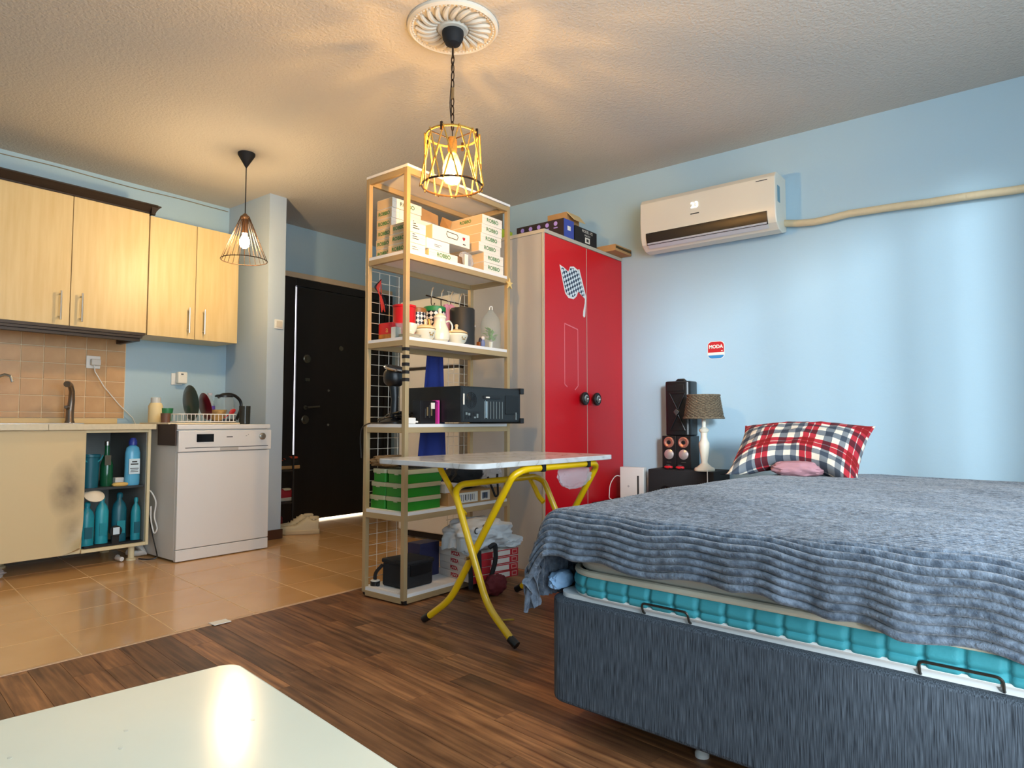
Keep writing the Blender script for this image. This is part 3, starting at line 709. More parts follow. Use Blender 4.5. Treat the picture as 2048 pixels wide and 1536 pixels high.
B().lathe([(0.033, 0), (0.036, 0.004), (0.038, 0.125), (0.035, 0.125), (0.031, 0.012), (0, 0.012)], (-4.36, 2.495, ZT-0.011), 20).part('body', clear_mat('smoked_plastic', '#4a4c48', 0.45), t)
t = thing('cutlery_pot', 'brown ribbed cutlery pot at the front left of the rack', 'pot', (-4.40, 1.99, ZT))
B().lathe([(0.026, 0), (0.03, 0.06), (0.028, 0.06), (0.024, 0.004), (0, 0.004)], (-4.42, 1.985, ZT), 14).part('body', M('brown_pot', '#6a4a3a', 0.5), t)
# ------------------------------------------------------------------ ceiling medallion and pendants
LX, LY = -1.93, 2.025
m_plaster = M('medallion_plaster', '#e4dccb', 0.7)
md = thing('ceiling_medallion', 'round white plaster ceiling medallion with leaf relief', 'ceiling medallion', (LX, LY, ZC-0.03))
B().lathe([(0.195, ZC), (0.195, ZC-0.012), (0.185, ZC-0.02), (0.178, ZC-0.012), (0.17, ZC-0.012), (0.165, ZC-0.007), (0.07, ZC-0.01), (0.062, ZC-0.022), (0.05, ZC-0.024), (0, ZC-0.024)], (LX, LY, 0), 64).part('disc', m_plaster, md)
bd = B()
for i in range(64):
    a = 2*PI*i/64
    bmesh.ops.create_icosphere(bd.bm, subdivisions=1, radius=0.0062, matrix=Matrix.Translation((LX+0.174*math.cos(a), LY+0.174*math.sin(a), ZC-0.014)))
bd.part('bead_ring', m_plaster, md)['kind'] = 'stuff'
nl = 22
for i in range(nl):
    a = 2*PI*i/nl
    pts = []; rs = []
    for k in range(9):
        t = k/8; r = 0.072 + 0.088*t; aa = a + 0.22*t*t
        pts.append((LX + r*math.cos(aa), LY + r*math.sin(aa), ZC-0.012-0.006*math.sin(PI*t))); rs.append(0.004 + 0.0078*math.sin(PI*min(1, t*0.75+0.1)))
    B().tube(pts, rs, 6).part('leaf', m_plaster, md)

p1 = thing('pendant_lamp', 'jute rope drum pendant lamp glowing on a chain from the medallion', 'pendant lamp', (LX, LY, 1.86))
B().lathe([(0.046, ZC-0.02), (0.047, ZC-0.035), (0.044, ZC-0.055), (0.032, ZC-0.078), (0.012, ZC-0.088), (0.006, ZC-0.09), (0, ZC-0.09)], (LX, LY, 0), 24).part('ceiling_rose', m_blackm, p1)
B().tube([(LX, LY, ZC-0.085), (LX, LY, 2.425)], 0.0045, 8).part('stem', m_ring, p1)
zc_ = 2.43; k = 0
link = [(0, 0, 0)]
while zc_ > 2.12:
    if 2.24 < zc_ < 2.33 and k > 3:
        B().tube([(LX, LY, zc_+0.004), (LX, LY, 2.245)], 0.0065, 8).part('cord_sleeve', M('brown_sleeve', '#8a6a40', 0.5), p1); zc_ = 2.245
    ax = (1, 0, 0) if k % 2 == 0 else (0, 1, 0)
    ring = [Vector((LX, LY, zc_-0.014)) + Vector(ax)*(0.0078*math.cos(2*PI*j/12)) + Vector((0, 0, 0.021*math.sin(2*PI*j/12))) for j in range(12)]
    B().tube(ring, 0.0024, 5, closed=True).part('chain_link', m_ring, p1)
    zc_ -= 0.035; k += 1
B().tube(fillet([(LX, LY, 2.41), (LX-0.004, LY-0.004, 2.32), (LX-0.012, LY-0.006, 2.22), (LX, LY, 2.10), (LX, LY, 2.07)], 0.06), 0.0022, 6).part('cord', m_black, p1)
zt, zb, rt_, rb_ = 2.082, 1.864, 0.110, 0.128
for z, r, nm in ((zt, rt_, 'top_ring'), (zb, rb_, 'bottom_ring')):
    B().tube([(LX+r*math.cos(2*PI*j/40), LY+r*math.sin(2*PI*j/40), z) for j in range(40)], 0.0045, 6, closed=True).part(nm, m_ring if z == zb else m_rope, p1)
ns = 11
for i in range(ns):
    for s_ in (-1, 1):
        a0 = 2*PI*i/ns; a1 = 2*PI*(i+s_*0.9)/ns
        q = 0.003*s_
        B().tube([(LX+(rt_+0.005+q)*math.cos(a0), LY+(rt_+0.005+q)*math.sin(a0), zt+0.004), (LX+(rb_+0.005+q)*math.cos(a1), LY+(rb_+0.005+q)*math.sin(a1), zb-0.006)], 0.0034, 6).part('rope_strand', m_rope, p1)
for i in range(4):
    a = 2*PI*i/4 + 0.35
    B().tube([(LX+(rt_+0.002)*math.cos(a), LY+(rt_+0.002)*math.sin(a), zt-0.02), (LX+(rt_+0.002)*math.cos(a), LY+(rt_+0.002)*math.sin(a), zt+0.016)], 0.006, 8).part('clip', m_ring, p1)
for i in range(3):
    a = 2*PI*i/3 + 0.2
    B().tube([(LX, LY, 2.066), (LX+rt_*math.cos(a), LY+rt_*math.sin(a), zt)], 0.0025, 5).part('spider_arm', m_ring, p1)
B().lathe([(0.018, 2.075), (0.02, 2.06), (0.02, 2.02), (0.016, 2.005), (0, 2.005)], (LX, LY, 0), 16).part('socket', m_rope, p1)
# Edison bulb: amber glass with a bright filament core
B().lathe([(0.016, 2.01), (0.026, 1.99), (0.040, 1.95), (0.041, 1.91), (0.032, 1.882), (0.012, 1.87), (0, 1.869)], (LX, LY, 0), 20).part('bulb_glass', clear_mat('amber_bulb_glass', '#ffdf9a', 0.9), p1)
B().lathe([(0, 1.975), (0.008, 1.972), (0.011, 1.94), (0.011, 1.90), (0.007, 1.886), (0, 1.885)], (LX, LY, 0), 12).part('filament', M('filament_glow', '#ffffff', 0.5, emit='#ffdcae', estr=BULB1), p1)

QX, QY = -3.90, 2.205
p2 = thing('pendant_lamp', 'black wire cone pendant lamp with bare bulb in the kitchen', 'pendant lamp', (QX, QY, 1.875))
B().lathe([(0.052, ZC), (0.052, ZC-0.012), (0.005, ZC-0.092), (0, ZC-0.093)], (QX, QY, 0), 24).part('ceiling_rose', m_blackm, p2)
B().tube([(QX, QY, ZC-0.088), (QX, QY, 2.15)], 0.0035, 8).part('cord', m_black, p2)
m_wire = M('cone_wire', '#4a3524', 0.45, 0.5)
for z, r, nm in ((1.878, 0.138, 'bottom_ring'), (2.155, 0.026, 'top_ring')):
    B().tube([(QX+r*math.cos(2*PI*j/36), QY+r*math.sin(2*PI*j/36), z) for j in range(36)], 0.0028, 6, closed=True).part(nm, m_wire, p2)
for i in range(24):
    a = 2*PI*i/24
    B().tube([(QX+0.026*math.cos(a), QY+0.026*math.sin(a), 2.155), (QX+0.138*math.cos(a), QY+0.138*math.sin(a), 1.878)], 0.0017, 5).part('wire', m_wire, p2)
B().lathe([(0.006, 2.178), (0.026, 2.158), (0.026, 2.15), (0.018, 2.14), (0.018, 2.05), (0, 2.05)], (QX, QY, 0), 18).part('socket', M('socket_brown', '#6a4a2c', 0.5), p2)
B().lathe([(0.012, 2.052), (0.014, 2.035), (0.028, 2.01), (0.031, 1.99), (0.026, 1.968), (0.012, 1.957), (0, 1.955)], (QX, QY, 0), 20).part('bulb', M('bulb_glow', '#ffffff', 0.5, emit='#ffdba6', estr=BULB2), p2)

# ------------------------------------------------------------------ fridge in the hall
fg = thing('fridge_freezer', 'white fridge freezer standing in the hall behind the shelf', 'fridge', (-3.51, 3.75, 0))
FYF = 3.44
B().box(-3.82, -3.20, FYF+0.05, WY-0.005, 0.05, 1.78).part('cabinet_body', m_white, fg, bevel=0.006)
B().box(-3.82, -3.20, FYF, FYF+0.045, 0.06, 1.245).part('fridge_door', m_white, fg, bevel=0.01)
B().box(-3.82, -3.20, FYF, FYF+0.045, 1.265, 1.775).part('freezer_door', m_white, fg, bevel=0.01)
B().box(-3.82, -3.20, FYF+0.01, FYF+0.05, 1.247, 1.263).part('door_gap', m_dark, fg)
for x in (-3.76, -3.26):
    for y in (FYF+0.1, WY-0.1):
        B().lathe([(0.02, 0), (0.02, 0.01), (0.012, 0.015), (0.012, 0.055)], (x, y, 0), 10).part('foot', m_black, fg)
B().box(-3.80, -3.22, FYF+0.04, FYF+0.05, 0.012, 0.058).part('plinth', m_dark, fg)

# ------------------------------------------------------------------ wardrobe
WFX, WY3 = -2.25, 3.145
wd = thing('wardrobe', 'grey wardrobe with two glossy red doors against the blue wall', 'wardrobe', (-2.55, 3.61, 0))
B().box(-2.85, WFX-0.02, WY3, WY-0.004, 0.0, 1.975).part('carcass', m_ward, wd, bevel=0.002)
B().box(-2.86, WFX+0.004, WY3-0.006, WY-0.004, 1.975, 1.997).part('top_panel', m_wardt, wd, bevel=0.002)
SE = 3.607
for (y0, y1, ky) in ((WY3+0.004, SE-0.002, 3.537), (SE+0.002, WY-0.006, 3.68)):
    d = B().box(WFX-0.018, WFX, y0, y1, 0.06, 1.973).part('door', m_red, wd, bevel=0.002)
    B().lathe([(0.012, 0), (0.012, 0.015), (0.038, 0.018), (0.041, 0.024), (0.041, 0.034), (0.036, 0.038), (0.03, 0.036), (0, 0.036)], (WFX, ky, 1.007), 24, rx90).part('knob', M('knob_rubber', '#1a1c1c', 0.5), d)
    B().lathe([(0.024, 0.0), (0.024, 0.003), (0.015, 0.006), (0.012, 0.002), (0, 0.002)], (WFX+0.036, ky, 1.007), 18, rx90).part('knob_hub', m_steel, d)
B().box(WFX-0.016, WFX+0.0005, SE-0.0022, SE+0.0022, 0.06, 1.973).part('seam_strip', m_wardt, wd)
B().box(WFX-0.016, WFX-0.001, WY3-0.004, WY3+0.004, 0.0, 1.975).part('edge_strip', m_wardt, wd)
B().box(WFX-0.02, WFX-0.004, WY3+0.004, WY-0.006, 0.0, 0.056).part('plinth', m_ward, wd)
# chequered flag sticker (flat)
def poly_plate(pts, x, d, mat, name, parent):
    return B().prism([(x, p[0], p[1]) for p in pts], (d, 0, 0)).part(name, mat, parent)
def chk_mat():
    m = bpy.data.materials.new('flag_checks'); m.use_nodes = True
    N = m.node_tree.nodes; L = m.node_tree.links; b = N['Principled BSDF']
    tc = N.new('ShaderNodeTexCoord'); mp = N.new('ShaderNodeMapping'); mp.inputs['Rotation'].default_value = (rad(20), 0, 0)
    ck = N.new('ShaderNodeTexChecker'); ck.inputs['Scale'].default_value = 52
    ck.inputs['Color1'].default_value = lin('#dfe8ec'); ck.inputs['Color2'].default_value = lin('#17324e')
    L.new(tc.outputs['Object'], mp.inputs['Vector']); L.new(mp.outputs[0], ck.inputs['Vector']); L.new(ck.outputs['Color'], b.inputs['Base Color'])
    b.inputs['Roughness'].default_value = 0.4
    return m
FL = [(1119, 530), (1127, 532), (1136, 536.5), (1140, 527), (1147, 525), (1155, 528), (1158, 526), (1172, 583), (1171, 590), (1155, 579), (1152, 588), (1146, 594), (1137, 593), (1131, 586), (1126, 566)]
# flag outline in the door plane (y, z)
FLY = [(3.300, 1.812), (3.345, 1.803), (3.395, 1.785), (3.415, 1.82), (3.455, 1.828), (3.50, 1.815), (3.52, 1.823), (3.598, 1.660), (3.592, 1.64), (3.505, 1.677), (3.487, 1.645), (3.452, 1.622), (3.395, 1.622), (3.36, 1.645), (3.335, 1.71)]
cxy = (sum(p[0] for p in FLY)/len(FLY), sum(p[1] for p in FLY)/len(FLY))
fs = thing('flag_sticker', 'white sticker of a chequered flag on the left red wardrobe door', 'sticker', (WFX+0.001, cxy[0], cxy[1]))
poly_plate(FLY, WFX+0.0006, 0.001, m_whitep, 'backing', fs)
poly_plate([(cxy[0]+(p[0]-cxy[0])*0.88-0.004, cxy[1]+(p[1]-cxy[1])*0.88) for p in FLY], WFX+0.0012, 0.0012, chk_mat(), 'check_print', fs)
poly_plate([(3.585, 1.66), (3.598, 1.655), (3.594, 1.61), (3.585, 1.53), (3.572, 1.522), (3.560, 1.532), (3.563, 1.56), (3.582, 1.615)], WFX+0.0006, 0.0012, m_whitep, 'flag_pole', fs)
# pale outline of a peeled poster on the same door
gm = M('adhesive_residue', '#ea7a80', 0.5)
gr = thing('poster_residue', 'faint rectangular outline of a removed poster on the left red door', 'mark', (WFX+0.0005, 3.43, 1.27))
R = [(3.352, 1.46), (3.50, 1.438), (3.50, 1.085), (3.465, 1.06), (3.38, 1.075), (3.352, 1.09)]
for i in range(len(R)):
    a, c = R[i], R[(i+1) % len(R)]
    if i == 3: continue
    v = Vector((0, c[0]-a[0], c[1]-a[1])); n_ = Vector((0, -v.z, v.y)).normalized()*0.0032
    A, Cc = Vector((WFX+0.0003, *a)), Vector((WFX+0.0003, *c))
    B().prism([A-n_, Cc-n_, Cc+n_, A+n_], (0.0005, 0, 0)).part('edge_line', gm, gr)

# things on the wardrobe
m_pbox = M('purple_black_card', '#2a1c22', 0.45)
t = thing('component_box', 'dark box with a row of purple icons and blue end on the wardrobe', 'box', (-2.48, 3.49, 1.998))
B().box(-2.68, -2.305, 3.43, 3.545, 1.998, 2.142).part('carton', m_pbox, t, bevel=0.002)
B().box(-2.306, -2.303, 3.432, 3.543, 2.0, 2.14).part('end_print', M('blue_card', '#3a4fa8', 0.45), t)
B().box(-2.303, -2.3022, 3.47, 3.505, 2.072, 2.10).part('maker_mark', m_cardw, t)
m_lil = M('lilac_print', '#b096e8', 0.5)
for i in range(5):
    B().lathe([(0.014, 0), (0.014, 0.001), (0, 0.001)], (-2.63+i*0.066, 3.4295, 2.115), 16, Matrix.Rotation(rad(90), 4, 'X')).part('icon_print', m_lil, t)
    B().box(-2.645+i*0.066, -2.615+i*0.066, 3.4285, 3.4297, 2.085, 2.092).part('caption_print', m_lil, t)
t = thing('component_box', 'black carton with white printed lettering on the wardrobe front edge', 'box', (-2.4, 3.69, 1.998))
B().box(-2.55, -2.30, 3.556, 3.82, 1.998, 2.125).part('carton', m_blackm, t, bevel=0.003)
text('MODEL: X2', 0.026, m_cardw, t, (-2.30, 3.70, 2.105), (0, 1, 0), (0, 0, 1))
text('MINI ITX', 0.018, m_cardw, t, (-2.30, 3.70, 2.08), (0, 1, 0), (0, 0, 1))
B().box(-2.3, -2.2985, 3.672, 3.728, 2.032, 2.068).part('chip_print', m_cardw, t)
B().box(-2.2985, -2.298, 3.686, 3.714, 2.040, 2.060).part('chip_core', m_ink, t)
for y in (3.65, 3.72):
    B().box(-2.3, -2.2985, y, y+0.045, 2.012, 2.020).part('caption_print', m_cardw, t)
t = thing('open_carton', 'small open brown cardboard box balanced on the black carton', 'box', (-2.42, 3.6, 2.126))
B().box(-2.50, -2.35, 3.53, 3.68, 2.144, 2.215).part('carton', m_card, t, bevel=0.002)
B().prism([(-2.352, 3.53, 2.213), (-2.352, 3.68, 2.213), (-2.30, 3.672, 2.155), (-2.30, 3.545, 2.155)], (0.004, 0, 0.002)).part('flap', M('kraft_light', '#d9bd86', 0.75), t)
t = thing('flat_parcel', 'flat brown parcel overhanging the wardrobe top at the wall', 'box', (-2.30, 3.95, 1.998))
B().box(-2.50, -2.17, 3.84, 4.06, 1.998, 2.04).part('carton', m_card, t, bevel=0.002)
B().box(-2.17, -2.1685, 3.845, 4.055, 2.014, 2.03).part('tape_print', M('dark_tape', '#4a3a20', 0.5), t)
t = thing('component_box', 'black box with lime green corner at the rear of the wardrobe', 'box', (-2.76, 3.3, 1.998))
B().box(-2.86, -2.70, 3.25, 3.40, 1.998, 2.115).part('carton', m_blackm, t, bevel=0.002)
B().box(-2.735, -2.695, 3.245, 3.405, 2.0, 2.11).part('corner_print', M('lime_card', '#a8c43c', 0.5), t)
text('9l', 0.07, m_cardw, t, (-2.785, 3.249, 2.055), (1, 0, 0), (0, 0, 1))
B().box(-2.845, -2.60, 3.22, 3.42, 1.9972, 1.9982).solo('card_sheet', m_card, 'loose kraft card under the lime cornered box', 'card', (-2.72, 3.32, 1.9972))

# ------------------------------------------------------------------ shelf unit
SX0, SX1, SY0, SY1 = -2.675, -2.37, 2.172, 2.972
TOP = 2.105
su = thing('shelf_unit', 'tall beige metal shelf unit with white boards dividing the hall', 'shelf', (-2.52, 2.57, 0))
PT = 0.024
for (x, y) in ((SX0, SY0), (SX1-PT, SY0), (SX0, SY1-PT), (SX1-PT, SY1-PT)):
    po = B().box(x, x+PT, y, y+PT, 0.022, TOP).part('post', m_alu, su, bevel=0.002)
    B().lathe([(0.018, -0.008), (0.018, 0.008)], (x+PT/2, y+PT/2+0.01, 0.019), 14, rx90).part('caster', m_black, po)
    if x > -2.5 and y < 2.3:
        for i in range(5):
            B().box(x-0.001, x+PT+0.001, y-0.001, y+PT+0.001, 1.205-0.037*i, 1.221-0.037*i).part('black_tape', m_blackm, po)
LV = [0.050, 0.433, 0.853, 1.274, 1.696, 2.118]
for i, z in enumerate(LV):
    rz0, rz1 = z-0.043, z-0.016
    B().box(SX1-0.02, SX1-0.001, SY0+PT, SY1-PT, rz0, rz1).part('front_rail', m_alu, su, bevel=0.0015)
    B().box(SX0+0.001, SX0+0.02, SY0+PT, SY1-PT, rz0, rz1).part('back_rail', m_alu, su, bevel=0.0015)
    B().box(SX0+PT, SX1-PT, SY0+0.001, SY0+0.02, rz0, rz1).part('side_rail', m_alu, su, bevel=0.0015)
    B().box(SX0+PT, SX1-PT, SY1-0.02, SY1-0.001, rz0, rz1).part('side_rail', m_alu, su, bevel=0.0015)
    if i < 5:
        B().box(SX0+0.002, SX1-0.002, SY0+PT+0.001, SY1-PT-0.001, rz1, z).part('board', m_board, su, bevel=0.001)
        B().box(SX0+PT+0.001, SX1-PT-0.001, SY0+0.003, SY0+PT+0.001, rz1, z-0.001).part('board_end', m_board, su)
    else:
        B().box(SX0, SX1+0.002, SY0, SY1, TOP, z).part('top_board', m_board, su, bevel=0.001)
# wire grid panels behind the shelf
def gridpanel(y0, y1, z0, z1, ny, label, x=SX0-0.006):
    b = B()
    for i in range(ny):
        y = y0 + (y1-y0)*i/(ny-1); b.tube([(x, y, z0), (x, y, z1)], 0.0016, 5)
    nz = int((z1-z0)/0.0525)
    for j in range(nz+1):
        z = z0 + (z1-z0)*j/nz; b.tube([(x-0.003, y0-0.01, z), (x-0.003, y1+0.01, z)], 0.0016, 5)
    b.solo('wire_grid_panel', m_grid, label, 'wire grid', (x, (y0+y1)/2, z0))
gridpanel(2.205, 2.405, 0.08, 1.64, 4, 'narrow white wire grid on the left rear of the shelf unit')
gridpanel(2.79, 2.97, 0.25, 1.62, 5, 'narrow wire grid on the right rear of the shelf unit')
# red cord bundle on the grid
t = thing('cord_bundle', 'bundle of red and black cords hanging on the wire grid', 'cords', (SX0-0.01, 2.25, 1.42))
for i in range(6):
    m_ = M('red_cord', '#e03a28', 0.5) if i == 0 else MATS['red_cord']
    w_ = 0.012+0.008*i
    pts = [(SX0+0.012+0.003*(i % 3), 2.262, 1.60), (SX0+0.014, 2.262-w_, 1.55), (SX0+0.014, 2.258+w_*0.5, 1.47+0.01*i), (SX0+0.012, 2.262+w_, 1.42+0.01*(i % 3)), (SX0+0.014, 2.268, 1.50), (SX0+0.012, 2.262, 1.60)]
    B().tube(fillet(pts, 0.03), 0.0023, 5).part('cord', m_ if i < 4 else m_black, t)
# small straw star tied to the right front post
st = []
for i in range(10):
    a = PI/2 + PI*i/5; r = 0.034 if i % 2 == 0 else 0.012
    st.append((SX1+0.002, SY1-0.014 + r*math.cos(a), 1.652 + r*math.sin(a)))
B().prism(st, (0.01, 0, 0)).solo('straw_star', M('straw', '#d8bd7c', 0.7), 'small straw star tied to the right front post of the shelf', 'ornament', (SX1+0.006, SY1-0.014, 1.652), bevel=0.002)

# cartons on the top shelf ---------------------------------------------
Z1 = LV[4] + 0.0008
GRP = 'white cartons on the upper shelf'
def carton(x0, x1, y0, y1, z0, z1, label, end=True, front=True, tape=False, rz=0.0, name='carton', body=None, endtext=True):
    c = ((x0+x1)/2, (y0+y1)/2, z0)
    t = thing(name, label, 'box', c, rz, GRP)
    hx, hy, h = (x1-x0)/2, (y1-y0)/2, z1-z0-0.0012
    B().box(-hx, hx, -hy, hy, 0, h).part('card_body', body or m_cardw, t, bevel=0.0012, local=True)
    B().box(-hx+0.002, hx-0.002, -hy-0.0005, -hy+0.001, 0.002, h-0.002).part('brown_lit_end', m_cardk, t, local=True)  # short end face, its brown lighting put into the colour
    if endtext: text('ROBBO', 0.026, m_green, t, (0, -hy-0.0006, h*0.5), (1, 0, 0), (0, 0, 1), local=True, bold=0.0006, squeeze=min(1.0, hx/0.055))
    if front: text('ROBBO', 0.030, m_green, t, (hx, 0, h*0.5), (0, 1, 0), (0, 0, 1), local=True, bold=0.0006)
    B().box(-hx-0.0004, hx+0.0004, -hy-0.0008, hy+0.0004, h*0.62, h*0.63).part('lid_line', m_cardk, t, local=True)
    if tape: B().box(hx-0.001, hx+0.0008, -hy+0.05, -hy+0.09, 0, h).part('tape', m_tape, t, local=True)
    return t
hh = 0.0515
for i in range(6):
    dx = (0, -0.003, 0.006, 0.004, 0.006, 0.010)[i]
    carton(-2.665+dx*0.4, -2.553+dx, 2.232, 2.435, Z1+i*hh, Z1+(i+1)*hh, 'white carton in the tall left stack, %s from the bottom' % ('first', 'second', 'third', 'fourth', 'fifth', 'sixth')[i], front=(i == 5), tape=i > 2, endtext=i < 5)
for i in range(3):
    dx = (0, 0.006, 0.012)[i]
    t = carton(-2.549+dx, -2.405+dx*0.3, 2.212, 2.330, Z1+i*0.052, Z1+(i+1)*0.052, 'white carton in the short left stack, %s from the bottom' % ('first', 'second', 'third')[i], front=False)
    for q in range(2+i):
        B().box(0.0725-0.002*i, 0.0735, -0.03, 0.01-0.012*q, 0.02+0.011*q, 0.0225+0.011*q).part('print_line', m_ink, t, local=True)
carton(-2.60, -2.392, 2.345, 2.555, Z1, Z1+0.042, 'white carton lying in front under the pale box on the upper shelf')
t = thing('pale_box', 'plain pale box stacked under the handled gift box', 'box', (-2.48, 2.41, Z1+0.043), 0, GRP)
B().box(-2.58, -2.395, 2.332, 2.495, Z1+0.043, Z1+0.096).part('card_body', M('pale_card', '#dfe4e2', 0.6), t, bevel=0.001)
for q in range(2):
    B().box(-2.395, -2.3942, 2.385, 2.435-0.01*q, Z1+0.07-0.008*q, Z1+0.072-0.008*q).part('print_line', m_ink, t)
t = thing('gift_box', 'white gift box with cut-out handle and small heart on the upper shelf', 'box', (-2.47, 2.5, Z1+0.097))
gz = Z1+0.097
B().box(-2.56, -2.388, 2.362, 2.645, gz, gz+0.072).part('card_body', m_cardw, t, bevel=0.001)
hp = [(2.47, gz+0.058), (2.545, gz+0.055), (2.553, gz+0.045), (2.545, gz+0.028), (2.475, gz+0.03), (2.465, gz+0.043)]
B().tube([(-2.3875, p[0], p[1]) for p in hp], 0.0022, 6, closed=True).part('handle_cutout', m_ink, t)
hs = [(0, -0.012), (0.009, -0.002), (0.0105, 0.005), (0.006, 0.009), (0, 0.005), (-0.006, 0.009), (-0.0105, 0.005), (-0.009, -0.002)]
B().prism([(-2.388, 2.598+p[0], gz+0.045+p[1]) for p in hs], (0.001, 0, 0)).part('heart_print', M('heart_red', '#a8222c', 0.5), t)
B().box(-2.388, -2.387, 2.59, 2.612, gz+0.012, gz+0.017).part('caption_print', m_ink, t)
B().box(-2.562, -2.387, 2.3605, 2.3625, gz, gz+0.072).part('brown_lit_end', m_cardk, t)
# open cardboard carton behind
oc = thing('open_carton', 'large open cardboard carton with raised flaps on the upper shelf', 'box', (-2.58, 2.45, Z1))
oz0, oz1 = Z1, Z1+0.245
bx = B()
bx.box(-2.665, -2.66, 2.442, 2.68, oz0, oz1).box(-2.625, -2.62, 2.442, 2.68, oz0+0.0, oz1-0.005).box(-2.66, -2.575, 2.442, 2.447, oz0+0.19, oz1).box(-2.66, -2.575, 2.675, 2.68, oz0, oz1).box(-2.66, -2.575, 2.447, 2.675, oz0+0.19, oz0+0.194)
bx.part('card_body', m_card, oc)
B().box(-2.572, -2.568, 2.442, 2.68, oz0+0.0, oz1).part('front_panel', m_cardw, oc)
B().prism([(-2.665, 2.442, oz1), (-2.665, 2.68, oz1), (-2.672, 2.685, oz1+0.10), (-2.672, 2.437, oz1+0.125)], (0.004, 0, 0)).part('flap', m_card, oc)
B().prism([(-2.665, 2.442, oz1), (-2.572, 2.442, oz1), (-2.60, 2.400, oz1+0.07), (-2.665, 2.395, oz1+0.12)], (0, -0.003, 0)).part('flap', m_card, oc)
B().prism([(-2.665, 2.68, oz1), (-2.572, 2.68, oz1), (-2.59, 2.715, oz1+0.06), (-2.665, 2.715, oz1+0.10)], (0, 0.003, 0)).part('flap', m_card, oc)
B().blob((-2.61, 2.55, oz1-0.01), (0.04, 0.1, 0.03), 0.2, 4, 3, 2.5, 1.0).solo('bubble_wrap', m_pet, 'clear bubble wrap in the open cardboard carton', 'packing', (-2.61, 2.55, oz1-0.04))
for i in range(6):
    dy = (0.012, 0.010, -0.028, -0.010, -0.002, 0.002)[i]
    sg = ('first', 'second', 'third', 'fourth', 'fifth', 'sixth')[i]
    carton(-2.645, -2.392 + (0.004, 0.005, 0.002, 0, 0, 0)[i], 2.752+dy, 2.925+dy*0.6, Z1+i*0.0535, Z1+(i+1)*0.0535, 'white carton in the right stack, %s from the bottom' % sg, endtext=(i == 5))
t = thing('parts_bag', 'clear zip bag of grey parts leaning on the right carton stack', 'bag', (-2.43, 2.65, Z1))
B().blob((-2.43, 2.66, Z1+0.045), (0.022, 0.05, 0.045), 0.18, 4, 4, 2.6, 5.0).part('film', m_pet, t)
B().blob((-2.435, 2.675, Z1+0.04), (0.012, 0.026, 0.03), 0.2, 4, 3, 2.4, 2.0).part('contents', M('grey_parts', '#6a707a', 0.5), t)
B().box(-2.407, -2.405, 2.625, 2.652, Z1+0.008, Z1+0.07).part('paper_tag', m_cardw, t)
B().blob((-2.44, 2.60, Z1+0.03), (0.03, 0.035, 0.03), 0.25, 4, 3, 2.2, 9.0, flat=Z1).solo('brown_packet', M('brown_packet', '#6e5238', 0.6), 'crumpled brown packet between carton and zip bag', 'packet', (-2.44, 2.60, Z1))

# second shelf ------------------------------------------------------------
Z2 = LV[3] + 0.0005
t = thing('tea_box', 'red printed tea box at the left of the crockery shelf', 'box', (-2.58, 2.26, Z2))
B().box(-2.63, -2.53, 2.225, 2.30, Z2, Z2+0.088).part('card_body', m_tin_red, t, bevel=0.001)
B().box(-2.628, -2.532, 2.2235, 2.226, Z2+0.002, Z2+0.03).part('picture_print', M('amber_print', '#b8752c', 0.5, var=0.6, vscale=40), t)
text('a', 0.045, M('gold_print', '#d8a860', 0.5), t, (-2.565, 2.2235, Z2+0.052), (1, 0, 0), (0, 0, 1))
B().box(-2.525, -2.495, 2.215, 2.255, Z2, Z2+0.06).solo('white_tile_box', m_cardw, 'small upright white box beside the red tea box', 'box', (-2.51, 2.235, Z2), bevel=0.002)
B().box(-2.57, -2.45, 2.44, 2.56, Z2, Z2+0.05).solo('red_box', m_tin_red, 'low red box behind the sugar bowl', 'box', (-2.51, 2.5, Z2), bevel=0.002)
t = thing('red_canister', 'tall red ribbed canister behind the front shelf post', 'canister', (-2.56, 2.33, Z2))
b = B()
rr = 0.058
b.lathe([(rr, 0), (rr, 0.175), (rr+0.003, 0.177), (rr+0.003, 0.187), (rr*0.6, 0.192), (0, 0.193)], (-2.56, 2.335, Z2), 32).part('body', m_tin_red, t)
B().lathe([(0.008, 0.193), (0.01, 0.203), (0, 0.208)], (-2.56, 2.335, Z2), 12).part('knob', m_cardw, t)
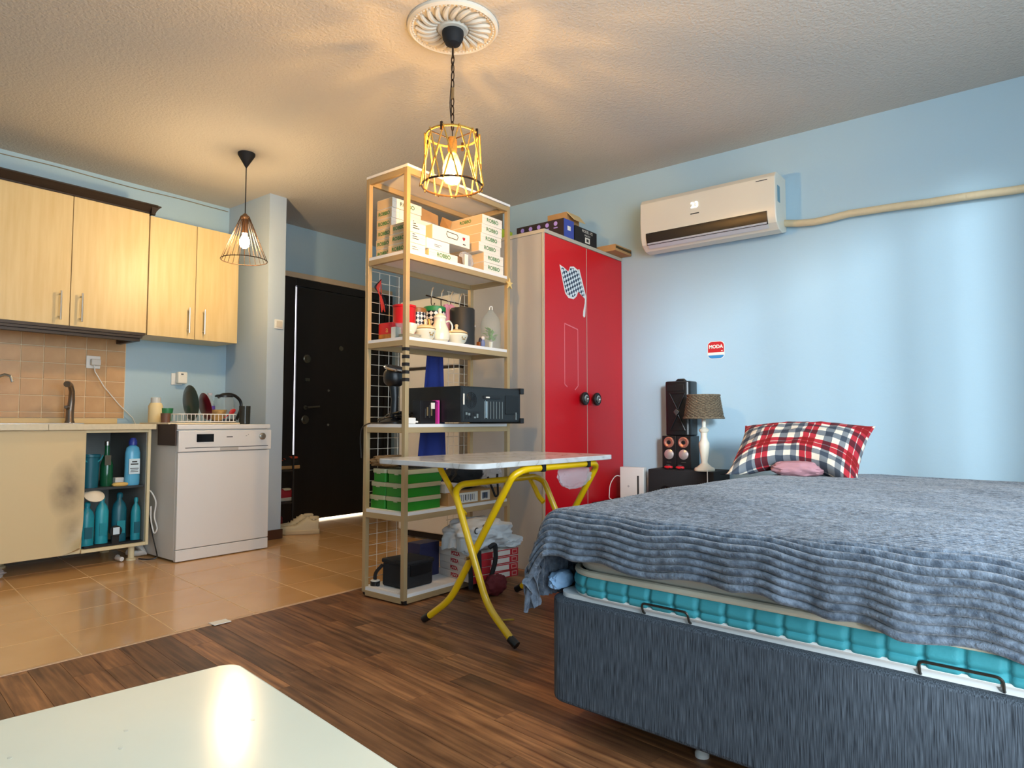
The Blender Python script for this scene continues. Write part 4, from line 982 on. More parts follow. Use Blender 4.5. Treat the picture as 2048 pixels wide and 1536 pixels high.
def harl():
    m = bpy.data.materials.new('harlequin_print'); m.use_nodes = True
    N = m.node_tree.nodes; L = m.node_tree.links; b = N['Principled BSDF']
    tc = N.new('ShaderNodeTexCoord'); sp = N.new('ShaderNodeSeparateXYZ'); L.new(tc.outputs['Object'], sp.inputs[0])
    at2 = N.new('ShaderNodeMath'); at2.operation = 'ARCTAN2'; L.new(sp.outputs[1], at2.inputs[0]); L.new(sp.outputs[0], at2.inputs[1])
    u = N.new('ShaderNodeMath'); u.operation = 'MULTIPLY'; u.inputs[1].default_value = 14/(2*PI); L.new(at2.outputs[0], u.inputs[0])
    v = N.new('ShaderNodeMath'); v.operation = 'MULTIPLY'; v.inputs[1].default_value = 42.0; L.new(sp.outputs[2], v.inputs[0])
    outs = []
    for op in ('ADD', 'SUBTRACT'):
        a = N.new('ShaderNodeMath'); a.operation = op; L.new(u.outputs[0], a.inputs[0]); L.new(v.outputs[0], a.inputs[1])
        f = N.new('ShaderNodeMath'); f.operation = 'FLOOR'; L.new(a.outputs[0], f.inputs[0]); outs.append(f)
    s = N.new('ShaderNodeMath'); s.operation = 'ADD'; L.new(outs[0].outputs[0], s.inputs[0]); L.new(outs[1].outputs[0], s.inputs[1])
    md_ = N.new('ShaderNodeMath'); md_.operation = 'FLOORED_MODULO'; md_.inputs[1].default_value = 2; L.new(s.outputs[0], md_.inputs[0])
    mx = N.new('ShaderNodeMix'); mx.data_type = 'RGBA'; L.new(md_.outputs[0], mx.inputs['Factor'])
    mx.inputs['A'].default_value = lin('#e4e0dc'); mx.inputs['B'].default_value = lin('#101014'); L.new(mx.outputs['Result'], b.inputs['Base Color'])
    b.inputs['Roughness'].default_value = 0.3
    return m
m_harl = harl()
for lb, x, y, h, r, lid in (('black and white diamond patterned tin with brown rim', -2.57, 2.435, 0.185, 0.046, '#8a5a24'), ('taller diamond patterned tin with green lid', -2.55, 2.545, 0.205, 0.058, '#1f7a42')):
    t = thing('diamond_tin', lb, 'tin', (x, y, Z2))
    B().lathe([(r, 0), (r, h*0.88)], (0, 0, 0), 32).part('body', m_harl, t, local=True)
    B().lathe([(r+0.002, h*0.88), (r+0.002, h), (r*0.9, h+0.003), (0, h+0.003)], (0, 0, 0), 32).part('lid', M('tin_lid_'+lid[1:], lid, 0.4), t, local=True)
def pot(c):
    t = thing('coffee_pot', 'tall cream porcelain coffee pot with gold decoration', 'coffee pot', c)
    B().lathe([(0.036, 0), (0.048, 0.012), (0.052, 0.04), (0.044, 0.07), (0.031, 0.10), (0.03, 0.118), (0.034, 0.125)], c, 28).part('body', m_porc, t)
    B().lathe([(0.035, 0.125), (0.032, 0.135), (0.018, 0.146), (0.008, 0.15), (0.009, 0.16), (0.011, 0.167), (0.006, 0.176), (0, 0.178)], c, 24).part('lid', m_porc, t)
    x, y, z = c
    B().tube(fillet([(x+0.012, y+0.028, z+0.105), (x+0.014, y+0.055, z+0.118), (x+0.018, y+0.075, z+0.095), (x+0.016, y+0.072, z+0.06), (x+0.012, y+0.046, z+0.035)], 0.02), 0.0048, 8).part('handle', m_porc, t)
    B().tube([(x-0.01, y-0.038, z+0.04), (x-0.014, y-0.062, z+0.085), (x-0.016, y-0.066, z+0.115)], [0.012, 0.008, 0.006], 10).part('spout', m_gold, t)
    return t
pot((-2.425, 2.458, Z2))
for lb, c, s_ in (('small lidded porcelain sugar bowl left of the coffee pot', (-2.42, 2.348, Z2), 0.88), ('larger lidded porcelain bowl right of the coffee pot', (-2.42, 2.578, Z2), 1.0)):
    t = thing('sugar_bowl', lb, 'bowl', c)
    B().lathe([(0.036*s_, 0), (0.05*s_, 0.012), (0.062*s_, 0.045), (0.058*s_, 0.056)], c, 28).part('body', m_porc, t)
    B().lathe([(0.061*s_, 0.056), (0.056*s_, 0.064), (0.03*s_, 0.076), (0.008*s_, 0.08), (0.007*s_, 0.09), (0.011*s_, 0.098), (0.006*s_, 0.106), (0, 0.107)], c, 24).part('lid', M('porcelain_lid', '#d8c8a0', 0.2, coat=0.3), t)
    B().tube([(c[0]+0.061*s_*math.cos(2*PI*j/28), c[1]+0.061*s_*math.sin(2*PI*j/28), c[2]+0.0555) for j in range(28)], 0.0016, 5, closed=True).part('gilt_rim', m_gold, t)
    for j in range(6):
        a = 2*PI*j/6
        B().lathe([(0.004, 0), (0.004, 0.001), (0, 0.001)], (c[0]+0.0565*s_, c[1]-0.004+0.011*math.cos(a), c[2]+0.032+0.011*math.sin(a)), 8, rx90).part('flower_print', m_gold, t)
t = thing('cup_and_saucer', 'white cup tilted on a stack of saucers behind the shelf post', 'cup', (-2.43, 2.255, Z2))
for i in range(3):
    B().lathe([(0.03, 0), (0.055, 0.005), (0.056, 0.007), (0.03, 0.004), (0, 0.004)], (-2.44, 2.262, Z2+i*0.006), 24).part('saucer', m_porc, t)
B().lathe([(0.02, 0), (0.03, 0.02), (0.036, 0.05), (0.034, 0.05), (0.026, 0.01), (0, 0.006)], (-2.44, 2.262, Z2+0.024), 22, Matrix.Rotation(rad(-8), 4, 'X')).part('cup', m_porc, t)
t = thing('water_glass', 'small clear glass in front of the red tea box', 'glass', (-2.475, 2.22, Z2))
B().lathe([(0.016, 0), (0.02, 0.075), (0.0185, 0.075), (0.014, 0.006), (0, 0.006)], (-2.472, 2.222, Z2), 18).part('shell', m_glass, t)
B().blob((-2.545, 2.655, Z2+0.13), (0.03, 0.06, 0.105), 0.2, 3, 4, 2.4, 4.0, flat=Z2).solo('pink_pouch', M('pink_fabric', '#c98aa4', 0.8, var=0.3, vscale=20), 'crumpled pink pouch between green lid tin and black canister', 'pouch', (-2.545, 2.65, Z2))
B().box(-2.47, -2.43, 2.52, 2.555, Z2, Z2+0.07).solo('blue_packet', M('blue_packet', '#2a2f78', 0.5), 'dark blue packet behind the coffee pot handle', 'packet', (-2.45, 2.537, Z2), bevel=0.002)
t = thing('black_canister', 'tall matt black canister with pale side cut on the crockery shelf', 'canister', (-2.46, 2.675, Z2))
B().lathe([(0.068, 0), (0.068, 0.2), (0.064, 0.206), (0, 0.206)], (-2.465, 2.672, Z2), 32).part('body', M('black_canister', '#1d2022', 0.6), t)
B().lathe([(0.022, 0), (0.022, 0.002), (0, 0.002)], (-2.418, 2.7205, Z2+0.11), 16, Matrix.Rotation(rad(45), 4, 'Z') @ rx90).part('badge', m_steel, t)
t = thing('figurine', 'tiny dark blue and white figurine between canister and glass dome', 'figurine', (-2.415, 2.785, Z2))
B().blob((-2.415, 2.785, Z2+0.022), (0.013, 0.014, 0.022), 0.05, 3, 3, 2.2, flat=Z2).part('body', M('figurine_blue', '#6a7aa8', 0.4), t)
B().blob((-2.413, 2.785, Z2+0.052), (0.011, 0.011, 0.012), 0.05, 3, 3, 2.0).part('head', M('figurine_pale', '#dcd2cc', 0.4), t)
B().blob((-2.424, 2.778, Z2+0.03), (0.012, 0.013, 0.026), 0.08, 3, 3, 2.2, 2.0, flat=Z2).part('cape', M('figurine_navy', '#1c1f38', 0.5), t)
B().box(-2.435, -2.415, 2.755, 2.768, Z2, Z2+0.03).part('side_block', M('figurine_amber', '#8a4a18', 0.5), t, bevel=0.002)
gd = thing('plant_dome', 'clear glass bottle dome holding a green leafy sprig', 'terrarium', (-2.43, 2.875, Z2))
gc = (-2.43, 2.872, Z2)
B().lathe([(0.056, 0), (0.057, 0.005), (0.057, 0.14), (0.048, 0.175), (0.02, 0.21), (0.011, 0.222)], gc, 28).part('dome_glass', m_glass, gd)
B().tube(fillet([(gc[0], gc[1]-0.012, gc[2]+0.222), (gc[0], gc[1]-0.01, gc[2]+0.24), (gc[0], gc[1]+0.012, gc[2]+0.245), (gc[0], gc[1]+0.012, gc[2]+0.222)], 0.01), 0.003, 6).part('ring_handle', m_whitep, gd)
B().lathe([(0.008, 0), (0.011, 0.02), (0.012, 0.04), (0, 0.042)], gc, 12).part('stem_vase', m_cardw, gd)
m_leaf = M('leaf_green', '#5c9a2c', 0.5)
lr = random.Random(3)
for i in range(46):
    a = lr.uniform(0, 2*PI); el = lr.uniform(0.1, 1.2); L_ = lr.uniform(0.022, 0.036)
    o_ = Vector(gc) + Vector((0.022*math.cos(a)*lr.random(), 0.022*math.sin(a)*lr.random(), 0.045+0.06*lr.random()))
    d_ = Vector((math.cos(a)*math.cos(el), math.sin(a)*math.cos(el), math.sin(el))); s_ = d_.cross(Vector((0, 0, 1))).normalized()*L_*0.28; n_ = s_.cross(d_).normalized()*0.002
    B().prism([o_, o_+d_*L_*0.5+s_+n_, o_+d_*L_, o_+d_*L_*0.5-s_+n_], n_*0.3).part('leaf', m_leaf, gd)

# third shelf ---------------------------------------------------------------
Z3 = LV[2] + 0.0005
pc = thing('computer_case', 'black desktop computer case lying on its side with rear facing out', 'computer', (-2.54, 2.77, Z3))
m_pc = M('pc_black_steel', '#14181b', 0.42)
B().box(-2.74, -2.335, 2.526, 3.005, Z3+0.008, Z3+0.188).part('case_shell', m_pc, pc, bevel=0.002)
RXP = -2.335
rear = B().box(RXP-0.002, RXP+0.002, 2.535, 2.995, Z3+0.016, Z3+0.18).part('rear_panel', M('pc_rear', '#20272b', 0.5), pc)
for y0 in (2.995,):
    B().box(-2.70, -2.325, 2.995, 3.028, Z3, Z3+0.03).box(-2.70, -2.325, 2.995, 3.028, Z3+0.16, Z3+0.193).box(-2.70, -2.34, 2.995, 3.012, Z3+0.03, Z3+0.16).part('front_bezel', m_black, pc, bevel=0.003)
fanb = B()
for k in range(5):
    fanb.tube([(RXP+0.003, 2.600+0.008*(k+1)*math.cos(2*PI*j/24), Z3+0.118+0.008*(k+1)*math.sin(2*PI*j/24)) for j in range(24)], 0.0011, 5, closed=True)
fanb.tube([(RXP+0.003, 2.56, Z3+0.118), (RXP+0.003, 2.64, Z3+0.118)], 0.0012, 5).tube([(RXP+0.003, 2.6, Z3+0.078), (RXP+0.003, 2.6, Z3+0.158)], 0.0012, 5)
fanb.part('fan_grille', m_black, pc)
for k in range(7):
    B().box(RXP+0.001, RXP+0.004, 2.70+k*0.024, 2.703+k*0.024+0.001, Z3+0.025, Z3+0.115).part('slot_cover', m_steel, pc)
B().box(RXP+0.001, RXP+0.005, 2.705, 2.708, Z3+0.03, Z3+0.12).box(RXP+0.001, RXP+0.004, 2.712, 2.722, Z3+0.03, Z3+0.115).part('card_bracket', m_chrome, pc)
B().box(RXP+0.001, RXP+0.005, 2.69, 2.83, Z3+0.128, Z3+0.145).part('slot_latch', m_black, pc, bevel=0.001)
B().box(RXP+0.005, RXP+0.006, 2.71, 2.74, Z3+0.132, Z3+0.139).part('latch_label', m_cardw, pc)
B().box(RXP+0.001, RXP+0.004, 2.54, 2.549, Z3+0.095, Z3+0.15).part('port_plate', m_cardw, pc)
io = B().box(RXP+0.0005, RXP+0.003, 2.552, 2.665, Z3+0.02, Z3+0.062).part('port_panel', m_pc, pc)
for k, (y, z, wq, hq) in enumerate(((2.558, .025, .014, .01), (2.558, .045, .012, .012), (2.577, .025, .012, .01), (2.577, .042, .014, .012), (2.597, .03, .016, .02), (2.62, .028, .014, .008), (2.62, .042, .014, .012), (2.64, .03, .012, .02))):
    B().box(RXP+0.003, RXP+0.0045, y, y+wq, Z3+z, Z3+z+hq).part('port', m_steel if k % 2 else m_black, pc)
B().box(RXP+0.001, RXP+0.006, 2.87, 2.985, Z3+0.05, Z3+0.15).part('drive_bay_cover', m_pc, pc, bevel=0.002)
B().box(RXP+0.003, RXP+0.007, 2.955, 2.965, Z3+0.02, Z3+0.06).part('power_inlet_frame', m_steel, pc)
pc.location = (-2.54+0.093, 2.77-0.104, Z3)
t = thing('graphics_card_box', 'open black component box with pink edge beside the computer case', 'box', (-2.42, 2.37, Z3))
B().box(-2.44, -2.385, 2.285, 2.39, Z3, Z3+0.115).part('card_body', M('black_gloss_card', '#191516', 0.3), t, bevel=0.001)
B().box(-2.383, -2.380, 2.355, 2.38, Z3+0.075, Z3+0.105).part('label_print', m_cardw, t)
for k in range(4):
    B().box(-2.385, -2.3815, 2.315+0.014*k, 2.322+0.014*k, Z3+0.03+0.01*(k % 2), Z3+0.075+0.008*k).part('slot_print', M('dull_gold_print', '#7a6a4c', 0.5) if k % 2 else m_ink, t)
B().box(-2.42, -2.38, 2.402, 2.414, Z3, Z3+0.118).prism([(-2.381, 2.385, Z3+0.116), (-2.381, 2.414, Z3+0.118), (-2.381, 2.402, Z3+0.108)], (-0.03, 0, 0)).part('pink_edge', m_pink, t)
t = thing('power_adaptor', 'small white power adaptor at the shelf post', 'adaptor', (-2.42, 2.235, Z3))
B().box(-2.43, -2.39, 2.205, 2.262, Z3, Z3+0.03).part('block', m_whitep, t, bevel=0.004)
B().tube([(-2.41, 2.262, Z3+0.012), (-2.40, 2.30, Z3+0.008)], 0.005, 6).part('plug_tip', m_whitep, t)
cb = B(); cr = random.Random(5)
for k in range(9):
    pts = [(-2.60+cr.uniform(-0.05, 0.17), 2.22+cr.uniform(0, 0.16), Z3+0.008+cr.uniform(0, 0.055)) for _ in range(6)]
    cb.tube(fillet(pts, 0.03), 0.005, 6)
cb.solo('cable_tangle', m_black, 'tangle of black cables at the left of the computer shelf', 'cables', (-2.5, 2.28, Z3), kind='stuff')
gz_ = thing('desk_microphone_stand', 'glossy black gadget with tilted chrome trimmed head on a stand', 'gadget', (-2.55, 2.27, Z3))
gx, gy = -2.555, 2.265
B().lathe([(0.07, 0), (0.07, 0.01), (0.03, 0.03), (0.02, 0.06)], (gx, gy, Z3), 24).part('foot', m_black, gz_)
B().tube([(gx, gy, Z3+0.04), (gx+0.006, gy, Z3+0.12), (gx-0.002, gy, Z3+0.19)], [0.022, 0.018, 0.026], 12).part('neck', m_black, gz_)
B().blob((gx+0.0, gy, Z3+0.235), (0.05, 0.05, 0.05), 0.03, 2, 4, 2.6, 1.0).part('head', m_black, gz_)
mt_ = Matrix.Rotation(rad(16), 4, 'Y')
B().lathe([(0.058, 0), (0.062, 0.006), (0.058, 0.012), (0.05, 0.012), (0, 0.008)], (gx+0.008, gy, Z3+0.272), 28, mt_).part('chrome_rim', m_chrome, gz_)
B().lathe([(0.05, 0), (0.05, 0.014), (0, 0.018)], (gx+0.008, gy, Z3+0.274), 24, mt_).part('grille', m_ink, gz_)
B().tube(fillet([(-2.45, 2.19, Z3+0.012), (-2.52, 2.155, Z3+0.004), (-2.62, 2.16, Z3+0.004), (-2.685, 2.165, Z3-0.02), (-2.69, 2.165, Z3-0.09), (-2.68, 2.165, Z3-0.17)], 0.04), 0.0035, 6).solo('shelf_cable', m_black, 'black cable drooping off the left edge of the computer shelf', 'cable', (-2.6, 2.16, Z3-0.1))

# fourth shelf: green tubs ---------------------------------------------------
Z4 = LV[1] + 0.0005
m_gt = M('green_tub', '#2f9a2a', 0.35, transl=0.25)
m_gl = M('frosted_lid', '#c9c6a0', 0.4, transl=0.2)
def tub(x0, x1, y0, y1, z, h, label, src=None):
    t = thing('storage_tub', label, 'storage tub', ((x0+x1)/2, (y0+y1)/2, z), 0, 'green tubs on the lower shelf')
    hx, hy = (x1-x0)/2, (y1-y0)/2
    B().prism([(p[0], p[1], 0) for p in rrect(-hx+0.004, hx-0.004, -hy+0.004, hy-0.004, 0.012)], (0, 0, h*0.66)).part('tub_body', m_gt, t, local=True)
    B().prism([(p[0], p[1], h*0.66) for p in rrect(-hx, hx, -hy, hy, 0.014)], (0, 0, h*0.32)).part('lid', m_gl, t, local=True, bevel=0.002)
    B().box(-0.012, 0.012, -hy-0.003, -hy+0.002, h*0.6, h*0.68).part('clip', m_gl, t, local=True)
ht = 0.066
rows = ('bottom', 'middle', 'top')
for i in range(3):
    o1 = (0, 0.008, 0.004)[i]
    tub(-2.672+0.012*i, -2.553+o1, 2.208, 2.45, Z4+i*ht, ht, 'green lidded tub in the rear column, %s of three' % rows[i])
    tub(-2.548+(0, -0.004, 0.012)[i], -2.392, 2.206, 2.448+0.012*(i == 2), Z4+i*ht, ht, 'green lidded tub in the front column, %s of three' % rows[i])
t = thing('paper_bag', 'flattened kraft paper bag on top of the green tubs', 'paper bag', (-2.55, 2.30, Z4+0.2))
B().blob((-2.58, 2.28, Z4+0.232), (0.10, 0.085, 0.028), 0.22, 3, 4, 3.0, 7.0, flat=Z4+0.2).part('paper', M('kraft_paper', '#8e6f48', 0.85), t)
B().blob((-2.46, 2.33, Z4+0.225), (0.05, 0.1, 0.022), 0.2, 3, 4, 3.0, 8.0, flat=Z4+0.2).solo('dark_sleeve', M('dark_sleeve', '#2a211c', 0.7), 'dark folded sleeve lying on the green tubs', 'sleeve', (-2.46, 2.33, Z4+0.2))
t = thing('label_carton', 'long brown carton with white barcode labels on the lower shelf', 'box', (-2.45, 2.72, Z4))
B().box(-2.62, -2.375, 2.475, 2.90, Z4, Z4+0.066).part('card_body', m_card, t, bevel=0.0015)
for (y0, y1) in ((2.545, 2.70), (2.725, 2.80)):
    lb = B().box(-2.375, -2.3735, y0, y1, Z4+0.008, Z4+0.060).part('paper_label', m_cardw, t)
    for k in range(9):
        yy = y0+0.012+(y1-y0-0.03)*k/9
        B().box(-2.3735, -2.373, yy, yy+0.004+0.003*(k % 3 == 0), Z4+0.016+0.004*(k % 2), Z4+0.05).part('barcode_bar', m_ink if k % 2 else M('label_blue_ink%d' % k, '#5a6a88', 0.6), lb)
t = thing('pale_carton', 'small pale carton on a brown one beside the green tubs', 'box', (-2.44, 2.50, Z4+0.067))
B().box(-2.52, -2.385, 2.462, 2.565, Z4+0.067, Z4+0.112).part('card_body', M('pale_grey_card', '#cfcfcf', 0.6), t, bevel=0.0015)
B().blob((-2.50, 2.72, Z4+0.125), (0.08, 0.12, 0.06), 0.15, 3, 4, 2.6, 3.3, flat=Z4+0.067).solo('black_fabric_bag', m_blackm, 'black soft bag on the brown carton under the table', 'bag', (-2.50, 2.72, Z4+0.067))
B().blob((-2.43, 2.87, Z4+0.12), (0.05, 0.075, 0.07), 0.22, 4, 4, 2.4, 6.1, flat=Z4+0.067).solo('clear_bag', m_pet, 'clear plastic bag at the right end of the lower shelf', 'plastic bag', (-2.43, 2.87, Z4+0.067))
B().tube(fillet([(-2.38, 2.79, Z4+0.13), (-2.352, 2.80, Z4+0.06), (-2.35, 2.82, Z4+0.02), (-2.352, 2.845, Z4+0.03), (-2.38, 2.87, Z4+0.14)], 0.02), 0.006, 6).solo('black_strap', m_blackm, 'black webbing strap hanging off the right of the lower shelf', 'strap', (-2.36, 2.83, Z4+0.02))

# bottom shelf ---------------------------------------------------------------
Z5 = LV[0] + 0.0005
t = thing('camera_bag', 'black padded bag with lid standing on the bottom shelf', 'bag', (-2.52, 2.33, Z5))
B().prism([(-2.605, 2.24, Z5), (-2.435, 2.24, Z5), (-2.435, 2.43, Z5), (-2.605, 2.43, Z5)], (0.004, 0, 0.118)).part('body', m_blackm, t, bevel=0.012)
B().prism([(-2.606, 2.236, Z5+0.112), (-2.426, 2.236, Z5+0.112), (-2.426, 2.434, Z5+0.108), (-2.606, 2.434, Z5+0.108)], (0, 0, 0.024)).part('lid', m_blackm, t, bevel=0.009)
B().prism([(-2.4245, 2.27, Z5+0.06), (-2.4245, 2.41, Z5+0.06), (-2.4245, 2.41, Z5+0.115), (-2.4245, 2.27, Z5+0.115)], (-0.008, 0, 0)).part('front_flap', m_black, t, bevel=0.002)
B().tube(fillet([(-2.60, 2.24, Z5+0.10), (-2.635, 2.225, Z5+0.06), (-2.65, 2.235, Z5+0.02), (-2.60, 2.215, Z5+0.006)], 0.02), 0.009, 6).part('strap', m_blackm, t)
t = thing('tape_roll', 'small roll of black tape with white top on the bottom shelf', 'tape', (-2.645, 2.225, Z5))
B().lathe([(0.024, 0), (0.024, 0.022), (0.012, 0.022), (0.012, 0)], (-2.632, 2.222, Z5), 20).part('roll', m_black, t)
B().lathe([(0.0235, 0.022), (0.0235, 0.0245), (0, 0.0245)], (-2.632, 2.222, Z5), 20).part('disc', m_cardw, t)
B().blob((-2.605, 2.30, Z5+0.025), (0.02, 0.03, 0.026), 0.25, 4, 3, 2.2, 2.5, flat=Z5).solo('white_wrapper', m_pet, 'crumpled white wrapper beside the black bag', 'wrapper', (-2.605, 2.30, Z5))
m_pz = M('pizza_red', '#b3202a', 0.55)
m_pzw = M('pizza_white', '#d8cfc6', 0.6)
for i in range(4):
    t = thing('pizza_box', 'red and white flat pizza box, %s from the bottom of its stack' % ('first', 'second', 'third', 'fourth')[i], 'box', (-2.385, 2.715, Z5+i*0.037), rad((-11, -14, -12, -9)[i]), 'pizza boxes on the bottom shelf')
    h = 0.036
    B().box(-0.145, 0.155, -0.15, 0.15, 0, h).part('card_body', m_pzw, t, bevel=0.0015, local=True)
    B().box(0.153, 0.1565, -0.149, 0.149, 0.001, h-0.001).part('front_panel', m_pz, t, local=True)
    B().box(0.1565, 0.1572, -0.03, 0.09, 0.006, h-0.006).part('panel_print', m_pzw, t, local=True)
    B().box(0.1565, 0.1572, 0.105, 0.14, 0.006, h-0.006).part('stamp_print', M('stamp_%d' % i, '#c88a80', 0.6), t, local=True)
    B().box(0.1572, 0.1576, 0.11, 0.135, 0.011, h-0.011).part('stamp_core', m_pz, t, local=True)
    text('PIZZA', 0.026, m_pz, t, (0.0, -0.1505, h*0.5), (1, 0, 0), (0, 0, 1), local=True, bold=0.0012)
B().box(-2.655, -2.56, 2.46, 2.60, Z5, Z5+0.175).solo('navy_box', m_navy, 'dark blue upright box between the black bag and pizza boxes', 'box', (-2.61, 2.53, Z5), rad(0), bevel=0.002)
t = thing('carrier_bag', 'white plastic carrier bag slumped over the pizza boxes', 'plastic bag', (-2.47, 2.75, Z5+0.149))
b = B().blob((-2.37, 2.70, Z5+0.225), (0.15, 0.17, 0.075), 0.16, 2.6, 5, 3.0, 1.7)
for v in b.bm.verts:                       # the front lip hangs down over the box edge
    if v.co.z < Z5+0.2:
        k_ = max(0.0, min(1.0, (-2.33 - v.co.x)*0 + (2.60 - v.co.y)/0.08))
        v.co.z = max(v.co.z, Z5+0.149) if k_ <= 0 else v.co.z - 0.07*k_*(0.6+0.4*noise.noise(v.co*20))
        if k_ > 0: v.co.y = min(v.co.y, 2.59)
    v.co += Vector((0, 0, 0.006*noise.noise(v.co*18)))
b.part('film', M('white_carrier', '#dfe6ea', 0.4, transl=0.25), t, smooth=75)
B().blob((-2.30, 2.82, Z5+0.175), (0.10, 0.09, 0.03), 0.15, 3, 4, 3.2, 4.7, flat=Z5+0.149).part('lower_fold', MATS['white_carrier'], t)
for (y, z) in ((2.56, 0.0), (2.62, 0.01)):
    B().tube(arc((-2.255, y, Z5+0.262+z), 0.016, 20, 320, 12, (0, 1, 0), (0, 0, 0.9)), 0.003, 5).part('logo_print', m_ink, t)
for k, pts in enumerate(([(-2.215, 2.53, Z5+0.17), (-2.22, 2.54, Z5+0.08), (-2.225, 2.55, Z5-0.02)], [(-2.26, 2.50, Z5+0.14), (-2.25, 2.51, Z5+0.06), (-2.26, 2.52, Z5-0.02)], [(-2.20, 2.59, Z5+0.18), (-2.185, 2.62, Z5+0.2), (-2.18, 2.62, Z5+0.12), (-2.20, 2.60, Z5+0.02)])):
    B().tube(fillet(pts, 0.03), 0.012, 6).solo('webbing_strap', m_blackm, ('black strap end dangling in front of the pizza boxes, middle one', 'black strap end dangling near the navy box', 'looped black strap end in front of the red box panels')[k], 'strap', pts[-1])
B().blob((-2.17, 2.60, 0.05), (0.04, 0.07, 0.05), 0.15, 3, 4, 2.4, 3.9, flat=0.001).solo('red_pouch', M('dark_red_fabric', '#5e1218', 0.8), 'dark red pouch on the floor in front of the pizza boxes', 'pouch', (-2.17, 2.60, 0))
# blue cloth hung behind the shelf
def cloth(u, v):
    w_ = 0.055 + 0.075*(1-v)
    y = 2.72 + (u-0.5)*2*w_ - 0.02*(1-v)
    return (SX0-0.045 + 0.012*math.sin(u*11+v*2)*(1-v*0.6), y, 0.52 + v*0.86)
b = B().sheet(cloth, 26, 22, 0.004)
b.solo('blue_apron', m_bluebag, 'dark blue cloth hanging behind the shelf unit', 'cloth', (SX0-0.045, 2.72, 0.52))
t = thing('hook_rail', 'bronze hook rail clipped to the rear of the crockery shelf', 'hook rail', (SX0-0.02, 2.80, 1.58))
B().tube([(SX0-0.02, 2.62, 1.575), (SX0-0.02, 2.98, 1.56)], 0.004, 6).part('bar', m_ring, t)
for y in (2.66, 2.74, 2.82, 2.90):
    B().tube(fillet([(SX0-0.02, y, 1.573), (SX0-0.02, y, 1.53), (SX0+0.0, y, 1.515), (SX0+0.008, y, 1.535)], 0.012), 0.0028, 5).part('hook', m_ring, t)
    B().tube(fillet([(SX0-0.02, y, 1.57), (SX0-0.015, y+0.004, 1.61), (SX0-0.0, y, 1.625)], 0.01), 0.004, 5).part('clip', m_nickel, t)
# ------------------------------------------------------------------ hall: shoes by the partition
def sneaker(name, label, loc, rz, up, sole, lace, L=0.28, lift=0.0, group='shoes by the entrance'):
    t = thing(name, label, 'shoe', loc, rz, group)
    W = 0.048
    def half(s):  # half width along the shoe, s 0 heel..1 toe
        return W*(0.62 + 0.38*math.sin(PI*min(1, s*1.15))) * (1 if s < 0.8 else max(0.05, 1-((s-0.8)/0.2)**2.2*0.9))
    def sol(u, v):
        s = u; a = v*2*PI; w_ = half(s)+0.004
        x = (s-0.5)*L
        cy, cz = math.cos(a), math.sin(a)
        return (x, w_*max(-1, min(1, cy*1.25)), 0.014 + 0.014*max(-1, min(1, cz*1.4)) + 0.012*max(0, s-0.8)*3)
    b = B().grid(sol, 22, 17); bmesh.ops.remove_doubles(b.bm, verts=b.bm.verts[:], dist=0.0004)
    bmesh.ops.holes_fill(b.bm, edges=b.bm.edges[:])
    b.part('sole', sole, t, local=True)
    def hgt(s):
        if s < 0.28: return 0.098 - 0.02*math.sin(PI*s/0.28)
        if s < 0.6: return 0.102 - 0.05*((s-0.28)/0.32)
        return 0.052 - 0.018*((s-0.6)/0.4)**2
    def upp(u, v):
        s = 0.015 + u*0.97; a = PI*v; w_ = half(s)
        c_, n_ = math.cos(a), math.sin(a)
        return ((s-0.5)*L*0.985, w_*0.98*(abs(c_)**0.75)*(1 if c_ > 0 else -1), 0.024 + (hgt(s)-0.024)*n_**0.55 + 0.012*max(0, s-0.8)*3)
    b = B().grid(upp, 24, 15); bmesh.ops.holes_fill(b.bm, edges=b.bm.edges[:])
    u_ = b.part('upper', up, t, local=True)
    B().lathe([(0.03, 0), (0.032, 0.01), (0.026, 0.016), (0.02, 0.004), (0, 0.002)], ((0.14-0.5)*L, 0, 0.082), 18, sx=1.25, sy=0.85).part('collar', lace, t, local=True)
    for k in range(4):
        s = 0.42 + 0.07*k; x = (s-0.5)*L; z = hgt(s)+0.003
        B().tube([(x-0.004, -0.026, z-0.012), (x, -0.012, z), (x+0.004, 0.012, z), (x, 0.026, z-0.012)], 0.0028, 5).part('lace', lace, u_, local=True)
    return t
m_cream = M('cream_leather', '#d9c8a4', 0.55); m_crsole = M('cream_sole', '#cdb892', 0.6)
m_gum = M('gum_sole', '#b98d58', 0.6); m_shoeblk = M('black_knit', '#16130f', 0.8); m_org = M('orange_lining', '#d8542a', 0.7)
sneaker('sneaker', 'cream leather sneaker nearest on the hall floor', (-4.50, 3.045, 0.001), rad(232), m_cream, m_crsole, m_cream, 0.30).scale = (1, 1, 1.35)
sneaker('sneaker', 'cream leather sneaker behind its pair against the shoe rack', (-4.62, 3.075, 0.001), rad(236), m_cream, m_crsole, m_cream, 0.30).scale = (1, 1, 1.4)
rkk = thing('shoe_rack', 'narrow dark shoe rack behind the partition edge', 'shoe rack', (-4.80, 2.98, 0))
for z in (0.22, 0.47):
    B().box(-4.96, -4.66, 2.865, 3.10, z, z+0.010).part('rack_shelf', m_dark, rkk, bevel=0.002)
for (x, y) in ((-4.955, 2.87), (-4.67, 2.87), (-4.955, 3.085), (-4.67, 3.085)):
    B().box(x, x+0.012, y, y+0.012, 0, 0.60).part('rack_post', m_dark, rkk)
sneaker('sneaker', 'black sneaker with orange lining and gum sole on the rack', (-4.78, 3.06, 0.483), rad(268), m_shoeblk, m_gum, m_org, 0.29)
